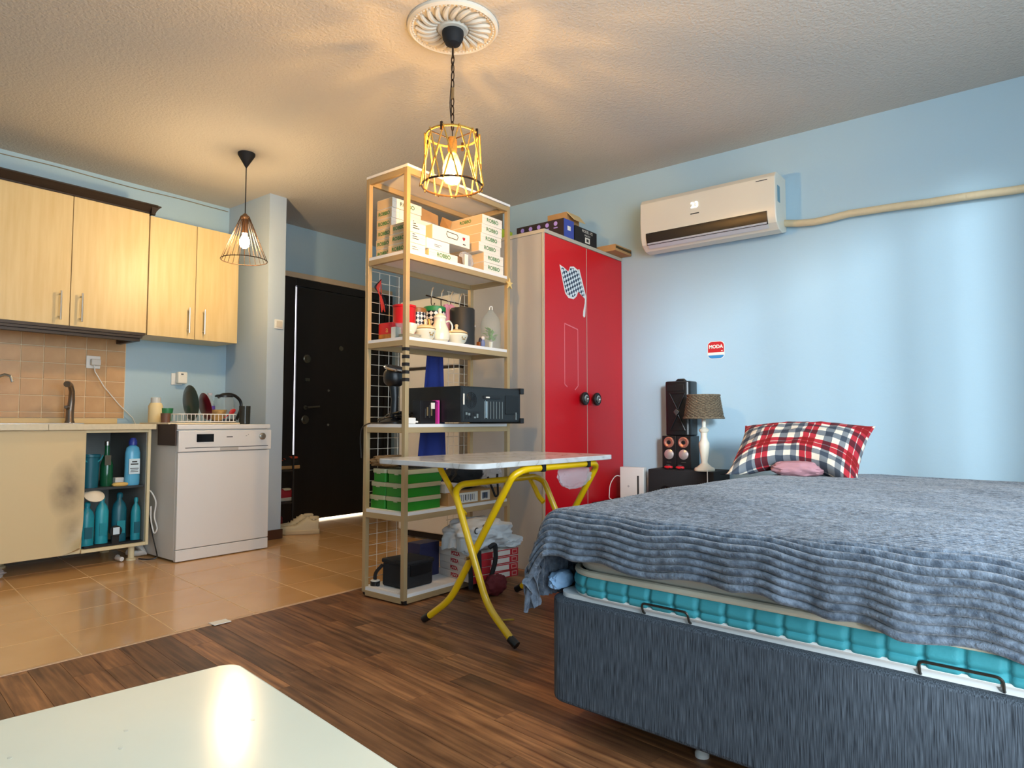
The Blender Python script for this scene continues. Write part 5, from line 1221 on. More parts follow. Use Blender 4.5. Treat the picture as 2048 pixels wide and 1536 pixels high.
sneaker('sneaker', 'red and white sneaker on the middle of the shoe rack', (-4.78, 3.00, 0.232), rad(262), M('red_mesh', '#a8202c', 0.7), M('white_sole', '#c8c0b0', 0.6), m_cream, 0.28)
B().blob((-4.81, 2.975, 0.075), (0.09, 0.09, 0.075), 0.12, 3, 4, 3.0, 8.2, flat=0.001).solo('red_bag', M('dark_red_bag', '#7a1620', 0.7), 'dark red soft bag on the hall floor below the shoe rack', 'bag', (-4.81, 2.975, 0))

# ------------------------------------------------------------------ air conditioner and pipe
ac = thing('air_conditioner', 'white split air conditioner showing 23 high on the blue wall', 'air conditioner', (-1.575, 4.07, 1.97))
AX0, AX1 = -2.0, -1.145
prof = [(4.068, 1.985), (3.99, 1.965), (3.93, 1.972), (3.885, 2.005), (3.868, 2.05), (3.862, 2.15), (3.866, 2.27), (3.885, 2.298), (3.93, 2.305), (4.068, 2.305)]
B().prism([(AX0, p[0], p[1]) for p in prof], (AX1-AX0, 0, 0)).part('housing', M('ac_white', '#ded8c8', 0.3), ac, bevel=0.006)
sl = B()
sl.prism([(AX0+0.04, 3.8625, 2.074), (AX0+0.04, 3.8645, 2.045), (AX0+0.04, 3.880, 1.999), (AX0+0.04, 3.9, 2.01), (AX0+0.04, 3.885, 2.065)], (AX1-AX0-0.09, 0, 0))
sl.part('air_slot', m_black, ac)
B().prism([(AX0+0.045, 3.872, 2.008), (AX0+0.045, 3.906, 1.981), (AX0+0.045, 3.909, 1.985), (AX0+0.045, 3.875, 2.013)], (AX1-AX0-0.10, 0, 0)).part('louvre', M('ac_louvre', '#c9ccd2', 0.3), ac)
text('23', 0.05, M('led_white', '#ffffff', 0.4, emit='#f4fbff', estr=2.2), ac, (-1.628, 3.8605, 2.195), (1, 0, 0), (0, 0, 1), bold=0.0008)
B().box(-1.655, -1.600, 3.8608, 3.8625, 2.140, 2.146).part('maker_mark', m_ink, ac)
B().box(-1.255, -1.19, 3.8635, 3.8655, 2.255, 2.259).part('small_print', m_ink, ac)
B().box(AX1-0.001, AX1+0.0015, 3.90, 3.945, 2.13, 2.225).part('side_label', M('ac_side_label', '#6e94a4', 0.5), ac)
pp = []
for i in range(24):
    u = i/23; x = AX1-0.02 + u*2.1
    pp.append((x, 4.035, 2.035 - 0.02*math.sin(min(1, u*6)*PI) * (1 if u < 0.17 else 0) - 0.075*u + 0.004*noise.noise(Vector((x*6, 0, 0)))))
t = thing('pipe_sleeve', 'beige taped pipe running from the air conditioner along the wall', 'pipe', (AX1, 4.035, 2.0))
B().tube(pp, 0.021, 12).part('sleeve', M('beige_pipe_tape', '#cdbb98', 0.6, bump=0.3, bscale=25, bstretch=(3, 1, 1)), t)

# ------------------------------------------------------------------ wall sticker
ws = thing('wall_sticker', 'small red white and blue rounded sticker reading MODA on the blue wall', 'sticker', (-1.588, 4.069, 1.313))
def yplate(pts, y, mat, name, d=0.0012): return B().prism([(p[0], y, p[1]) for p in pts], (0, -d, 0)).part(name, mat, ws)
cx0, cx1, cz0, cz1 = -1.643, -1.534, 1.258, 1.369
full = rrect(cx0, cx1, cz0, cz1, 0.028, 6)
yplate(full, 4.0698, m_cardw, 'backing')
inner = rrect(cx0+0.003, cx1-0.003, cz0+0.003, cz1-0.003, 0.026, 6)
yplate(clip(inner, -9, 9, 1.299, 9), 4.0686, M('sticker_red', '#c21a26', 0.5), 'red_band')
yplate(clip(inner, -9, 9, 0, 1.281), 4.0686, M('sticker_blue', '#2f86c0', 0.5), 'blue_band')
text('MODA', 0.030, m_cardw, ws, ((cx0+cx1)/2, 4.0672, 1.334), (1, 0, 0), (0, 0, 1), bold=0.0012)
B().box(-1.555, -1.545, 4.0668, 4.0676, 1.306, 1.310).part('small_print', m_cardw, ws)

# ------------------------------------------------------------------ corner behind the bed
t = thing('nightstand', 'low dark nightstand between wardrobe and bed carrying the speakers', 'nightstand', (-1.82, 3.81, 0))
B().box(-2.22, -1.42, 3.60, 4.04, 0.34, 0.36).part('top', m_dark, t, bevel=0.003)
for (x, y) in ((-2.20, 3.62), (-1.47, 3.62), (-2.20, 3.99), (-1.47, 3.99)):
    B().box(x, x+0.03, y, y+0.03, 0, 0.34).part('leg', m_dark, t)
B().box(-2.19, -1.45, 3.64, 4.02, 0.16, 0.175).part('shelf', m_dark, t)
rt_o = thing('wifi_router', 'white upright router box with dark slot beside the red wardrobe', 'router', (-2.06, 3.85, 0.36))
B().box(-2.152, -1.982, 3.84, 3.885, 0.361, 0.572).part('casing', m_whitep, rt_o, bevel=0.004)
B().box(-2.028, -2.016, 3.8385, 3.8405, 0.395, 0.52).part('slot', m_ink, rt_o)
B().lathe([(0.007, 0), (0.007, 0.001), (0, 0.001)], (-2.09, 3.84, 0.45), 14, Matrix.Rotation(rad(90), 4, 'X')).part('badge', M('router_grey', '#b9b9b9', 0.4), rt_o)
B().tube(fillet([(-2.13, 3.86, 0.50), (-2.18, 3.84, 0.52), (-2.215, 3.82, 0.46), (-2.21, 3.80, 0.37), (-2.19, 3.8, 0.362)], 0.04), 0.003, 6).part('cord', m_whitep, rt_o)
sw = thing('subwoofer', 'black subwoofer box under the small speakers', 'speaker', (-1.72, 3.88, 0.36))
B().box(-1.925, -1.505, 3.79, 4.045, 0.361, 0.571).part('cabinet', m_blackm, sw, bevel=0.004)
B().lathe([(0.035, 0), (0.035, 0.004), (0.02, 0.001), (0, 0.0)], (-1.81, 3.79, 0.44), 18, Matrix.Rotation(rad(90), 4, 'X')).part('port', m_black, sw)
B().lathe([(0.007, 0.003), (0.005, 0.006), (0, 0.006)], (-1.81, 3.79, 0.455), 10, Matrix.Rotation(rad(90), 4, 'X')).part('badge', m_steel, sw)
m_cop = M('copper_cone', '#c98a78', 0.3, 0.7); m_sil = M('silver_cone', '#c9b8b4', 0.3, 0.6)
ry90 = Matrix.Rotation(rad(90), 4, 'X')
for i, lb in enumerate(('small black speaker with copper ring, the one nearer the wardrobe', 'small black speaker with copper ring, the one nearer the lamp')):
    x0 = -1.884 + i*0.097
    t = thing('bookshelf_speaker', lb, 'speaker', (x0+0.047, 3.95, 0.571), 0, 'pair of small speakers')
    B().box(x0, x0+0.094, 3.905, 4.035, 0.572, 0.774).part('cabinet', m_black, t, bevel=0.002)
    B().lathe([(0.034, 0), (0.034, 0.005), (0.026, 0.007), (0.014, 0.002), (0, 0.001)], (x0+0.047, 3.905, 0.735), 22, ry90).part('tweeter_ring', m_cop, t)
    B().lathe([(0.013, 0), (0.012, 0.006), (0, 0.007)], (x0+0.047, 3.903, 0.735), 14, ry90).part('tweeter_core', m_black, t)
    B().lathe([(0.031, 0), (0.031, 0.005), (0.024, 0.008), (0, 0.014)], (x0+0.047, 3.905, 0.66), 22, ry90).part('woofer_cone', m_sil, t)
    B().box(x0+0.03, x0+0.06, 3.9042, 3.9052, 0.61, 0.612).part('name_line', m_steel, t)
for i in range(2):
    t = thing('toy_car', ('tiny red toy car on the subwoofer, left one', 'tiny red toy car on the subwoofer, right one')[i], 'toy car', (-1.80+i*0.075, 3.815, 0.572), 0, 'toy cars')
    B().blob((-1.80+i*0.075, 3.815, 0.586), (0.026, 0.016, 0.009), 0.02, 2, 3, 3.0).part('car_body', M('toy_red%d' % i, '#c8202a', 0.25), t)
    B().blob((-1.802+i*0.075, 3.815, 0.597), (0.013, 0.012, 0.006), 0.02, 2, 3, 2.6).part('cabin', m_ink, t)
    for dx in (-0.015, 0.015):
        B().lathe([(0.006, -0.017), (0.006, 0.017)], (-1.80+i*0.075+dx, 3.815, 0.5785), 10, ry90).part('wheel_pair', m_black, t)
tw = thing('tower_speaker', 'tall black portable party speaker standing on the small speakers', 'speaker', (-1.787, 3.985, 0.775))
TXc, TY = -1.787, 3.985
fp = rrect(-0.085, 0.085, -0.07, 0.07, 0.03, 6)
B().prism([(TXc+p[0], TY+p[1], 0.776) for p in fp], (0, 0, 0.342)).part('shell', M('tower_black', '#121315', 0.32), tw, bevel=0.008)
B().box(TXc-0.066, TXc+0.05, TY-0.074, TY-0.066, 1.055, 1.095).part('control_window', m_black, tw, bevel=0.002)
for sgn in (1, -1):
    zc0 = 0.925
    B().tube(fillet([(TXc-0.045, TY-0.074, zc0+sgn*0.115), (TXc+0.005, TY-0.077, zc0+sgn*0.02)], 0.02), 0.004, 6).tube([(TXc+0.055, TY-0.072, zc0+sgn*0.115), (TXc+0.012, TY-0.077, zc0+sgn*0.02)], 0.004, 6).tube([(TXc-0.045, TY-0.074, zc0+sgn*0.115), (TXc+0.055, TY-0.072, zc0+sgn*0.115)], 0.003, 6).part('grille_rib', m_black, tw)
B().prism([(TXc+0.0, TY-0.075, 0.90), (TXc+0.02, TY-0.075, 0.925), (TXc+0.0, TY-0.075, 0.945), (TXc-0.018, TY-0.075, 0.925)], (0, -0.006, 0)).part('chrome_badge', m_chrome, tw, bevel=0.001)
B().tube([(TXc-0.03, TY, 1.118), (TXc-0.02, TY, 1.128), (TXc+0.02, TY, 1.128), (TXc+0.03, TY, 1.118)], 0.009, 8).part('carry_handle', m_black, tw)
tl = thing('table_lamp', 'white turned table lamp with wicker shade beside the speakers', 'table lamp', (-1.575, 3.82, 0.572))
lc = (-1.575, 3.825, 0.5722)
B().lathe([(0.058, 0), (0.06, 0.008), (0.056, 0.018), (0.04, 0.026), (0.032, 0.034), (0.02, 0.045), (0.018, 0.055), (0.022, 0.08), (0.030, 0.14), (0.031, 0.165), (0.022, 0.182), (0.018, 0.20), (0.019, 0.225), (0.028, 0.235), (0.03, 0.243), (0.02, 0.252), (0.012, 0.26), (0.012, 0.34)], lc, 28).part('turned_base', M('antique_white', '#e0d8c6', 0.45), tl)
def wick():
    m = bpy.data.materials.new('wicker_weave'); m.use_nodes = True
    N = m.node_tree.nodes; L = m.node_tree.links; b = N['Principled BSDF']
    b.inputs['Roughness'].default_value = 0.8
    nz = N.new('ShaderNodeTexNoise'); nz.inputs['Scale'].default_value = 140; tc = N.new('ShaderNodeTexCoord'); L.new(tc.outputs['Object'], nz.inputs['Vector'])
    rp = N.new('ShaderNodeValToRGB'); rp.color_ramp.elements[0].color = lin('#4f4234'); rp.color_ramp.elements[1].color = lin('#7d6e58'); rp.color_ramp.elements[0].position = 0.35; rp.color_ramp.elements[1].position = 0.65
    L.new(nz.outputs['Fac'], rp.inputs['Fac']); L.new(rp.outputs[0], b.inputs['Base Color']); return m
m_wick = wick()
sz0, sz1, r0, r1 = 0.885-0.572, 1.02-0.572, 0.115, 0.093
def shade(u, v):
    a = u*2*PI; r = r0 + (r1-r0)*v + 0.0028*math.sin(a*20 + (0 if int(v*17) % 2 else PI)) + 0.002*math.sin(v*17*2*PI)
    return (lc[0]+r*math.cos(a), lc[1]+r*math.sin(a), lc[2]+sz0+(sz1-sz0)*v)
b = B().grid(shade, 121, 52); bmesh.ops.remove_doubles(b.bm, verts=b.bm.verts[:], dist=0.0003)
bmesh.ops.solidify(b.bm, geom=b.bm.faces[:], thickness=0.004)
b.part('wicker_shade', m_wick, tl)
for z, r in ((sz0, r0+0.001), (sz1, r1)):
    B().tube([(lc[0]+r*math.cos(2*PI*j/36), lc[1]+r*math.sin(2*PI*j/36), lc[2]+z) for j in range(36)], 0.006, 6, closed=True).part('shade_rim', m_wick, tl)
for i in range(3):
    a = 2*PI*i/3
    B().tube([(lc[0], lc[1], lc[2]+0.34), (lc[0]+r1*math.cos(a), lc[1]+r1*math.sin(a), lc[2]+sz1-0.004)], 0.002, 5).part('shade_arm', m_steel, tl)
B().tube(fillet([(lc[0]+0.035, lc[1]-0.045, lc[2]+0.012), (lc[0]+0.038, lc[1]-0.052, lc[2]-0.05), (lc[0]+0.038, lc[1]-0.055, lc[2]-0.2)], 0.02), 0.0028, 6).part('cord', m_whitep, tl)

# ------------------------------------------------------------------ bed
BR = rad(-3.6)
bed = thing('bed', 'low dark grey upholstered storage bed with white edged platform', 'bed', (-1.145, 1.605, 0), BR)
BW, BD = 1.62, 2.06
m_bedf = M('bed_fabric', '#6c7884', 0.9, hex2='#1c232c', vscale=9, stretch=(60, 60, 1.9), contrast=(0.34, 0.78), bump=0.08, bscale=30, bstretch=(12, 12, 0.6), detail=6)
B().prism([(p[0], p[1], 0.07) for p in rrect(0, BW, 0, BD, 0.055, 12)], (0, 0, 0.292)).part('base_box', m_bedf, bed, bevel=0.012, seg=3, local=True, smooth=18)
B().prism([(p[0], p[1], 0.3622) for p in rrect(0.02, BW-0.02, 0.02, BD-0.02, 0.05, 6)], (0, 0, 0.012)).part('platform', M('platform_white', '#e4e6e4', 0.6), bed, local=True)
for (x, y) in ((0.42, 0.12), (1.3, 0.12), (0.42, 1.9), (1.3, 1.9)):
    B().lathe([(0.018, 0), (0.018, 0.01), (0.010, 0.02), (0.010, 0.07)], (x, y, 0.0), 14).part('foot', m_whitep, bed, local=True)
m_loop = M('retainer_wire', '#4c4a44', 0.4, 0.7)
for (x0, x1) in ((0.315, 0.445), (0.94, 1.075)):
    B().tube(fillet([(x0, 0.05, 0.3635), (x0, 0.012, 0.366), (x0, 0.004, 0.395), (x1, 0.004, 0.395), (x1, 0.012, 0.366), (x1, 0.05, 0.3635)], 0.012), 0.0032, 6).part('retainer_loop', m_loop, bed, local=True)
mt = thing('mattress', 'teal quilted mattress with cream band under the blanket', 'mattress', (-1.145, 1.605, 0.375), BR)
m_teal2 = M('mattress_teal', '#3fa0ac', 0.7, bump=0.1, bscale=200)
per = rrect(0.05, BW-0.03, 0.014, BD-0.03, 0.11, 10)
# walk the perimeter at fine steps
def perim(pts, step):
    out = []; n = len(pts); acc = 0
    for i in range(n):
        a, c = Vector(pts[i]).to_2d() if False else Vector((*pts[i], 0)), Vector((*pts[(i+1) % n], 0))
        k = max(1, int((c-a).length/step))
        for j in range(k):
            t_ = j/k; out.append(a.lerp(c, t_))
    return out
PR = perim(per, 0.004); cum = [0]
for i in range(len(PR)): cum.append(cum[-1] + (PR[(i+1) % len(PR)]-PR[i]).length)
nz = 14; zl0, zl1 = 0.378, 0.434
V = []
b = B()
for i, p in enumerate(PR):
    q0, q1 = PR[i-1], PR[(i+1) % len(PR)]; tg = (q1-q0).normalized(); nrm = Vector((tg.y, -tg.x, 0))
    col = []
    for j in range(nz):
        v = j/(nz-1); z = zl0 + (zl1-zl0)*v
        d1 = ((cum[i]/0.068) % 1.0); d1 = min(d1, 1-d1)*0.068
        d2 = abs(z-(zl0+0.022))
        off = 0.012*math.sin(PI*v)**0.5 - 0.009*math.exp(-(d1/0.006)**2) - 0.007*math.exp(-(d2/0.005)**2)
        col.append(b.bm.verts.new(p + nrm*off + Vector((0, 0, z-0.375))))
    V.append(col)
for i in range(len(V)):
    for j in range(nz-1):
        b.bm.faces.new((V[i][j], V[(i+1) % len(V)][j], V[(i+1) % len(V)][j+1], V[i][j+1]))
b.part('quilted_border', m_teal2, mt, local=True, smooth=60)
B().tube([(p.x, p.y, 0.0055) for p in PR[::6]], 0.0055, 6, closed=True).part('lower_piping', m_whitep, mt, local=True)
B().tube([(p.x, p.y, 0.066) for p in PR[::6]], 0.0095, 8, closed=True).part('cream_band', M('cream_tape', '#d8d2bc', 0.7), mt, local=True)
B().prism([(p[0], p[1], 0.062) for p in rrect(0.056, BW-0.035, 0.02, BD-0.035, 0.11, 8)], (0, 0, 0.155)).part('core', M('mattress_ticking', '#d0ccbe', 0.8), mt, bevel=0.03, seg=3, local=True)

# blanket: ribbed plush laid over the mattress, hanging at foot and left side
def blanket_mat():
    m = bpy.data.materials.new('plush_grey_blue'); m.use_nodes = True
    N = m.node_tree.nodes; L = m.node_tree.links; b = N['Principled BSDF']
    b.inputs['Roughness'].default_value = 0.95; b.inputs['Sheen Weight'].default_value = 0.35; b.inputs['Specular IOR Level'].default_value = 0.15
    tc = N.new('ShaderNodeTexCoord'); nz = N.new('ShaderNodeTexNoise'); nz.inputs['Scale'].default_value = 45; nz.inputs['Detail'].default_value = 6
    L.new(tc.outputs['Object'], nz.inputs['Vector'])
    rp = N.new('ShaderNodeValToRGB'); rp.color_ramp.elements[0].position = 0.33; rp.color_ramp.elements[1].position = 0.7
    rp.color_ramp.elements[0].color = lin('#404a57'); rp.color_ramp.elements[1].color = lin('#75818f')
    L.new(nz.outputs['Fac'], rp.inputs['Fac']); L.new(rp.outputs[0], b.inputs['Base Color'])
    n2 = N.new('ShaderNodeTexNoise'); n2.inputs['Scale'].default_value = 130; n2.inputs['Detail'].default_value = 3; L.new(tc.outputs['Object'], n2.inputs['Vector'])
    bp = N.new('ShaderNodeBump'); bp.inputs['Strength'].default_value = 0.7; bp.inputs['Distance'].default_value = 0.006
    L.new(n2.outputs['Fac'], bp.inputs['Height']); L.new(bp.outputs['Normal'], b.inputs['Normal'])
    return m
m_blk = blanket_mat()
EA = 0.05; RR = 0.055; TOPZ = 0.612
def roll(d):
    q = RR*PI/2
    if d < q:
        a = d/RR; return RR*math.sin(a), RR*(1-math.cos(a))
    return RR, RR + (d-q)
def bl(a, c):
    """flat cloth coordinates -> bed space"""
    da = max(0.0, EA - a); dc = max(0.0, RR*0.2 - c)
    d = math.hypot(da, dc)
    und = 0.010*noise.noise(Vector((a*2.2, c*2.2, 0.3))) + 0.004*noise.noise(Vector((a*7, c*7, 1.3)))
    if d < 1e-6:
        x, y, z = a, c, TOPZ + und
        # gentle crown towards the middle, falling off at the head
        z += 0.012*math.sin(PI*min(1, max(0, (c-0.05)/1.9)))
    else:
        o, dn = roll(d)
        tx, ty = da/d, dc/d
        along = (a if dc > da else c) + math.atan2(da, dc)*0.25
        k = min(1.0, max(0, dn-0.03)/0.16)
        wv = 0.55*math.sin(along*48 + 1.6*math.sin(along*9)) + 0.5*math.sin(along*21+0.7) + 0.3*noise.noise(Vector((along*12, 0, 5)))
        o2 = o + k*(0.014 + 0.024*wv) + (0.03*k if dc > 0 and da > 0 else 0)
        x = (a if da == 0 else EA - tx*o2); y = (c if dc == 0 else RR*0.2 - ty*o2); z = TOPZ + und*max(0, 1-d/0.06) - dn
        if da > 0 and dc == 0: pass
    rib = 0.0095*abs(math.sin(c*PI/0.0180))**0.6 - 0.006
    fade = 1.0
    return x, y, z, rib*fade
CB0, CB1 = -0.150, 1.98
CA0, CA1 = -0.24, 1.46
PH = (0.0, 0.10, 0.28, 0.5, 0.72, 0.90)
NR = 118
na, ncc = 180, NR*6+1
b = B()
def hem(a):   # foot hem runs a little longer towards the right
    return CB0 - 0.045*(max(0, a-0.45)/0.65)**1.3 + 0.006*math.sin(a*13) + 0.004*math.sin(a*31)
P = [[None]*ncc for _ in range(na)]
ribs = [[0]*ncc for _ in range(na)]
for i in range(na):
    a = CA0 + (CA1-CA0)*i/(na-1) 
    h0 = hem(a)
    for j in range(ncc):
        ph = PH[j % 6]; c = h0 + (CB1-h0)*(j//6 + ph)/NR
        x, y, z, r = bl(a, c); r = 0.0125*math.sin(PI*ph)**0.5 - 0.009
        P[i][j] = Vector((x, y, z)); ribs[i][j] = r
VV = [[None]*ncc for _ in range(na)]
for i in range(na):
    for j in range(ncc):
        t1 = P[min(i+1, na-1)][j]-P[max(i-1, 0)][j]; t2 = P[i][min(j+1, ncc-1)]-P[i][max(j-1, 0)]
        n_ = t1.cross(t2); n_ = n_.normalized() if n_.length > 1e-12 else Vector((0, 0, 1))
        VV[i][j] = b.bm.verts.new(P[i][j] + n_*ribs[i][j] - Vector((0, 0, 0)))
for i in range(na-1):
    for j in range(ncc-1):
        b.bm.faces.new((VV[i][j], VV[i+1][j], VV[i+1][j+1], VV[i][j+1]))
BM = Matrix.Translation((-1.145, 1.605, 0)) @ Matrix.Rotation(BR, 4, 'Z')
me = b.mesh('blanket', m_blk, 0, 1, 80)
blk = bpy.data.objects.new('blanket', me); COL.objects.link(blk)
blk.location = (-1.145, 1.605, 0); blk.rotation_euler = (0, 0, BR)
tag(blk, 'ribbed slate grey plush blanket spread over the bed', 'blanket')
# folded sheet edge at the foot corner
B().blob((-1.13, 1.66, 0.40), (0.022, 0.05, 0.025), 0.18, 2.5, 4, 3.0, 2.2).solo('sheet_corner', M('pale_blue_sheet', '#8fb4d8', 0.8), 'pale blue sheet corner tucked at the foot of the mattress', 'sheet', (-1.13, 1.66, 0.37))

# pillow -----------------------------------------------------------------
def plaid():
    m = bpy.data.materials.new('plaid_cotton'); m.use_nodes = True
    N = m.node_tree.nodes; L = m.node_tree.links; b = N['Principled BSDF']; b.inputs['Roughness'].default_value = 0.85
    uv = N.new('ShaderNodeUVMap'); sp = N.new('ShaderNodeSeparateXYZ'); L.new(uv.outputs[0], sp.inputs[0])
    cols = []
    for ch, k, off in ((0, 3.1, 0.22), (1, 1.9, 0.45)):
        mu = N.new('ShaderNodeMath'); mu.operation = 'MULTIPLY_ADD'; mu.inputs[1].default_value = k; mu.inputs[2].default_value = off; L.new(sp.outputs[ch], mu.inputs[0])
        fr_ = N.new('ShaderNodeMath'); fr_.operation = 'FRACT'; L.new(mu.outputs[0], fr_.inputs[0])
        rp = N.new('ShaderNodeValToRGB'); rp.color_ramp.interpolation = 'CONSTANT'
        e = rp.color_ramp.elements
        e[0].position = 0.0; e[0].color = lin('#bb2a3c'); e[1].position = 0.13; e[1].color = lin('#dcc8c4')
        for ps, cc in ((0.15, '#bb2a3c'), (0.28, '#f2ece2'), (0.46, '#78828f'), (0.64, '#f2ece2'), (0.80, '#838c98')):
            q = e.new(ps); q.color = lin(cc)
        q = e.new(0.93); q.color = lin('#f2ece2')
        L.new(fr_.outputs[0], rp.inputs['Fac']); cols.append(rp)
    mx = N.new('ShaderNodeMix'); mx.data_type = 'RGBA'; mx.blend_type = 'MULTIPLY'; mx.inputs['Factor'].default_value = 1.0
    L.new(cols[0].outputs[0], mx.inputs['A']); L.new(cols[1].outputs[0], mx.inputs['B'])
    L.new(mx.outputs['Result'], b.inputs['Base Color'])
    return m
m_plaid = plaid()
PC = Vector((-0.895, 3.15, 0.600))
U = Vector((0.98, -0.10, 0.0)).normalized(); Vv = Vector((0.02, 0.62, 0.62)).normalized(); Nn = U.cross(Vv).normalized()
if Nn.y > 0: Nn = -Nn
def pil(sgn):
    def f(u, v):
        p, q = u*2-1, v*2-1
        th = max(0.0, (1-abs(p)**2.6))**0.55 * max(0.0, (1-abs(q)**2.6))**0.55
        w_ = 0.305*(1-0.10*(1-abs(q)**2)*abs(p)**6); h_ = 0.175*(1-0.10*(1-abs(p)**2)*abs(q)**6)
        wr = 0.006*noise.noise(Vector((p*3.2, q*3.2, sgn*3.0))) + 0.004*noise.noise(Vector((p*8, q*8, sgn*2.0)))
        pos = PC + Vv*0.17 + U*(p*w_) + Vv*(q*h_) + Nn*(sgn*0.078*th + wr*th*2)
        pos += Vector((0, 0, 1))*(0.06*(1-p*p)*(0.55-0.45*q) - 0.045*abs(p)**3*(1-q)*0.5)
        pos += Vector((0, -0.10, 0))*(0.5*(1-q))*abs(p)**2
        pos.z = max(pos.z, 0.617)
        return pos
    return f
pl = thing('pillow', 'red white and grey plaid pillow lying at the head of the bed', 'pillow', (PC.x, PC.y, 0.628))
b = B().grid(pil(1), 44, 34, uv=True); b.grid(pil(-1), 44, 34, uv=True)
bmesh.ops.remove_doubles(b.bm, verts=b.bm.verts[:], dist=0.0012)
b.part('pillow_case', m_plaid, pl, smooth=70)
B().blob((-0.86, 3.13, 0.655), (0.11, 0.05, 0.035), 0.15, 3, 4, 2.4, 3.0, flat=0.622).solo('pink_bundle', M('dusky_pink', '#b4848c', 0.8), 'dusky pink bundle peeking out under the plaid pillow', 'cloth', (-0.86, 3.13, 0.622))

# ------------------------------------------------------------------ folding table
ft = thing('folding_table', 'folding table with marbled top and yellow tube legs', 'folding table', (-1.90, 2.30, 0), rad(-2.5))
def marble():
    m = bpy.data.materials.new('marble_laminate'); m.use_nodes = True
    N = m.node_tree.nodes; L = m.node_tree.links; b = N['Principled BSDF']; b.inputs['Roughness'].default_value = 0.16
    tc = N.new('ShaderNodeTexCoord'); nz = N.new('ShaderNodeTexNoise'); nz.inputs['Scale'].default_value = 4.5; nz.inputs['Detail'].default_value = 8; nz.inputs['Distortion'].default_value = 1.4
    L.new(tc.outputs['Object'], nz.inputs['Vector'])
    rp = N.new('ShaderNodeValToRGB'); e = rp.color_ramp.elements
    e[0].position = 0.40; e[0].color = lin('#d6d6d4'); e[1].position = 0.60; e[1].color = lin('#d0d0d0')
    q = e.new(0.497); q.color = lin('#c4c2be'); q = e.new(0.505); q.color = lin('#a29f99'); q = e.new(0.513); q.color = lin('#c6c4c0')
    L.new(nz.outputs['Fac'], rp.inputs['Fac']); L.new(rp.outputs[0], b.inputs['Base Color']); return m
tt = [(p[0]-0.0, p[1]) for p in rrect(-0.275, 0.315, -0.475, 0.475, 0.06, 8)]
B().prism([(p[0], p[1], 0.690) for p in tt], (0, 0, 0.021)).part('table_top', marble(), ft, bevel=0.003, local=True)
def W2(p): return Vector(p)
ya, yb = 2.055, 2.70
# frame A: feet on the left, bar under the right side of the top
A1 = [(-2.10, ya, 0.022), (-1.955, ya, 0.125), (-1.632, ya+0.01, 0.655), (-1.612, ya+0.06, 0.676), (-1.612, yb-0.06, 0.676), (-1.632, yb-0.01, 0.655), (-1.955, yb, 0.125), (-2.10, yb, 0.022)]
B().tube(fillet(A1, 0.06, 6), 0.0145, 12).part('leg_frame', m_yel, ft, label='yellow tube frame with feet under the shelf side')
B1 = [(-1.60, ya-0.022, 0.022), (-1.735, ya-0.022, 0.14), (-1.925, ya-0.01, 0.575), (-1.945, ya+0.05, 0.598), (-1.945, yb-0.07, 0.598), (-1.925, yb-0.02, 0.575), (-1.735, yb+0.02, 0.14), (-1.60, yb+0.02, 0.022)]
B().tube(fillet(B1, 0.06, 6), 0.0145, 12).part('leg_frame', m_yel, ft, label='yellow tube frame with feet on the bed side')
for yy in (ya+0.03, yb-0.05):
    B().tube(fillet([(-2.06, yy, 0.688), (-2.045, yy, 0.655), (-1.965, yy, 0.555), (-1.935, yy, 0.50), (-1.905, yy, 0.475)], 0.03), 0.0125, 10).part('support_strut', m_yel, ft)
for (x, y) in ((-2.10, ya), (-2.10, yb), (-1.60, ya-0.022), (-1.60, yb+0.02)):
    sx_ = 1 if x < -1.9 else -1
    B().tube([(x-0.012*sx_, y, 0.017), (x+0.022*sx_, y, 0.038)], 0.0165, 12).part('rubber_foot', m_black, ft)
for y in (ya+0.16, yb-0.14):
    B().box(-1.63, -1.594, y, y+0.024, 0.66, 0.6905).part('bracket', m_black, ft, bevel=0.003)
B().tube([(-1.846, ya-0.03, 0.31), (-1.846, ya+0.02, 0.31)], 0.007, 10).part('pivot_bolt', m_steel, ft)
B().tube([(-1.846, yb-0.02, 0.31), (-1.846, yb+0.04, 0.31)], 0.007, 10).part('pivot_bolt', m_steel, ft)
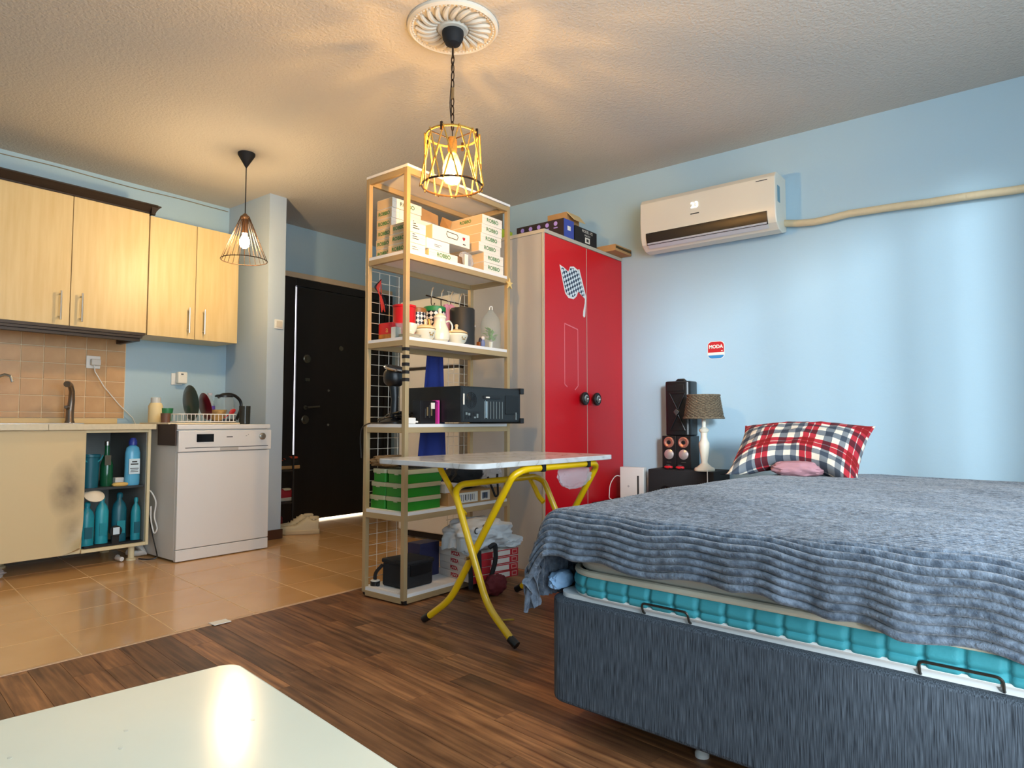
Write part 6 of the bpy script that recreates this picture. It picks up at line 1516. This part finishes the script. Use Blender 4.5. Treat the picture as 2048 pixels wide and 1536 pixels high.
B().blob((-1.645, 2.53, 0.622), (0.012, 0.13, 0.05), 0.22, 1.8, 4, 2.4, 5.5).solo('film_scrap', m_pet, 'torn clear plastic film hanging under the folding table', 'plastic film', (-1.60, 2.55, 0.56))

# ------------------------------------------------------------------ coffee table in the foreground
ct = thing('coffee_table', 'cream painted low table with rounded corner in the foreground', 'coffee table', (-0.899, 0.509, 0), rad(-7.5))
m_ct = M('cream_lacquer', '#d2d0bc', 0.17, var=0.05, vscale=6, bump=0.02, bscale=12, coat=0.0)
cp_ = rrect(0, 0.95, -0.80, 0, 0.026, 12)
B().prism([(p[0], p[1], 0.505) for p in cp_], (0, 0, 0.025)).part('table_top', m_ct, ct, bevel=0.004, seg=3, local=True, smooth=18)
for (x, y) in ((0.04, -0.09), (0.86, -0.09), (0.04, -0.76), (0.86, -0.76)):
    B().box(x, x+0.05, y, y+0.05, 0, 0.505).part('leg', m_ct, ct, bevel=0.003, local=True)
B().box(0.06, 0.89, -0.06, -0.045, 0.44, 0.505).box(0.06, 0.89, -0.75, -0.735, 0.44, 0.505).part('apron', m_ct, ct, local=True)
m_chip = M('chipped_spot', '#bdbaa8', 0.7)
for (x, y) in ((0.13, -0.17), (0.17, -0.185), (0.20, -0.06), (0.115, -0.27), (0.26, -0.29), (0.275, -0.30)):
    B().lathe([(0.004, 0), (0.0035, 0.0004), (0, 0.0005)], (x, y, 0.5298), 8, sx=1.0, sy=0.6).part('chip', m_chip, ct, local=True)
# little things on the floor
B().tube(fillet([(-1.86, 2.28, 0.006), (-1.845, 2.30, 0.006), (-1.83, 2.295, 0.01), (-1.825, 2.315, 0.006)], 0.01), 0.004, 6).solo('yellow_scrap', M('scrap_yellow', '#c9a83c', 0.6), 'curled yellow scrap on the floor under the folding table', 'scrap', (-1.845, 2.3, 0))
B().box(XB-0.02, XB+0.03, 1.47, 1.545, 0.0032, 0.006).solo('white_tag', m_cardw, 'small white tag lying on the threshold strip', 'tag', (XB, 1.5, 0.003))
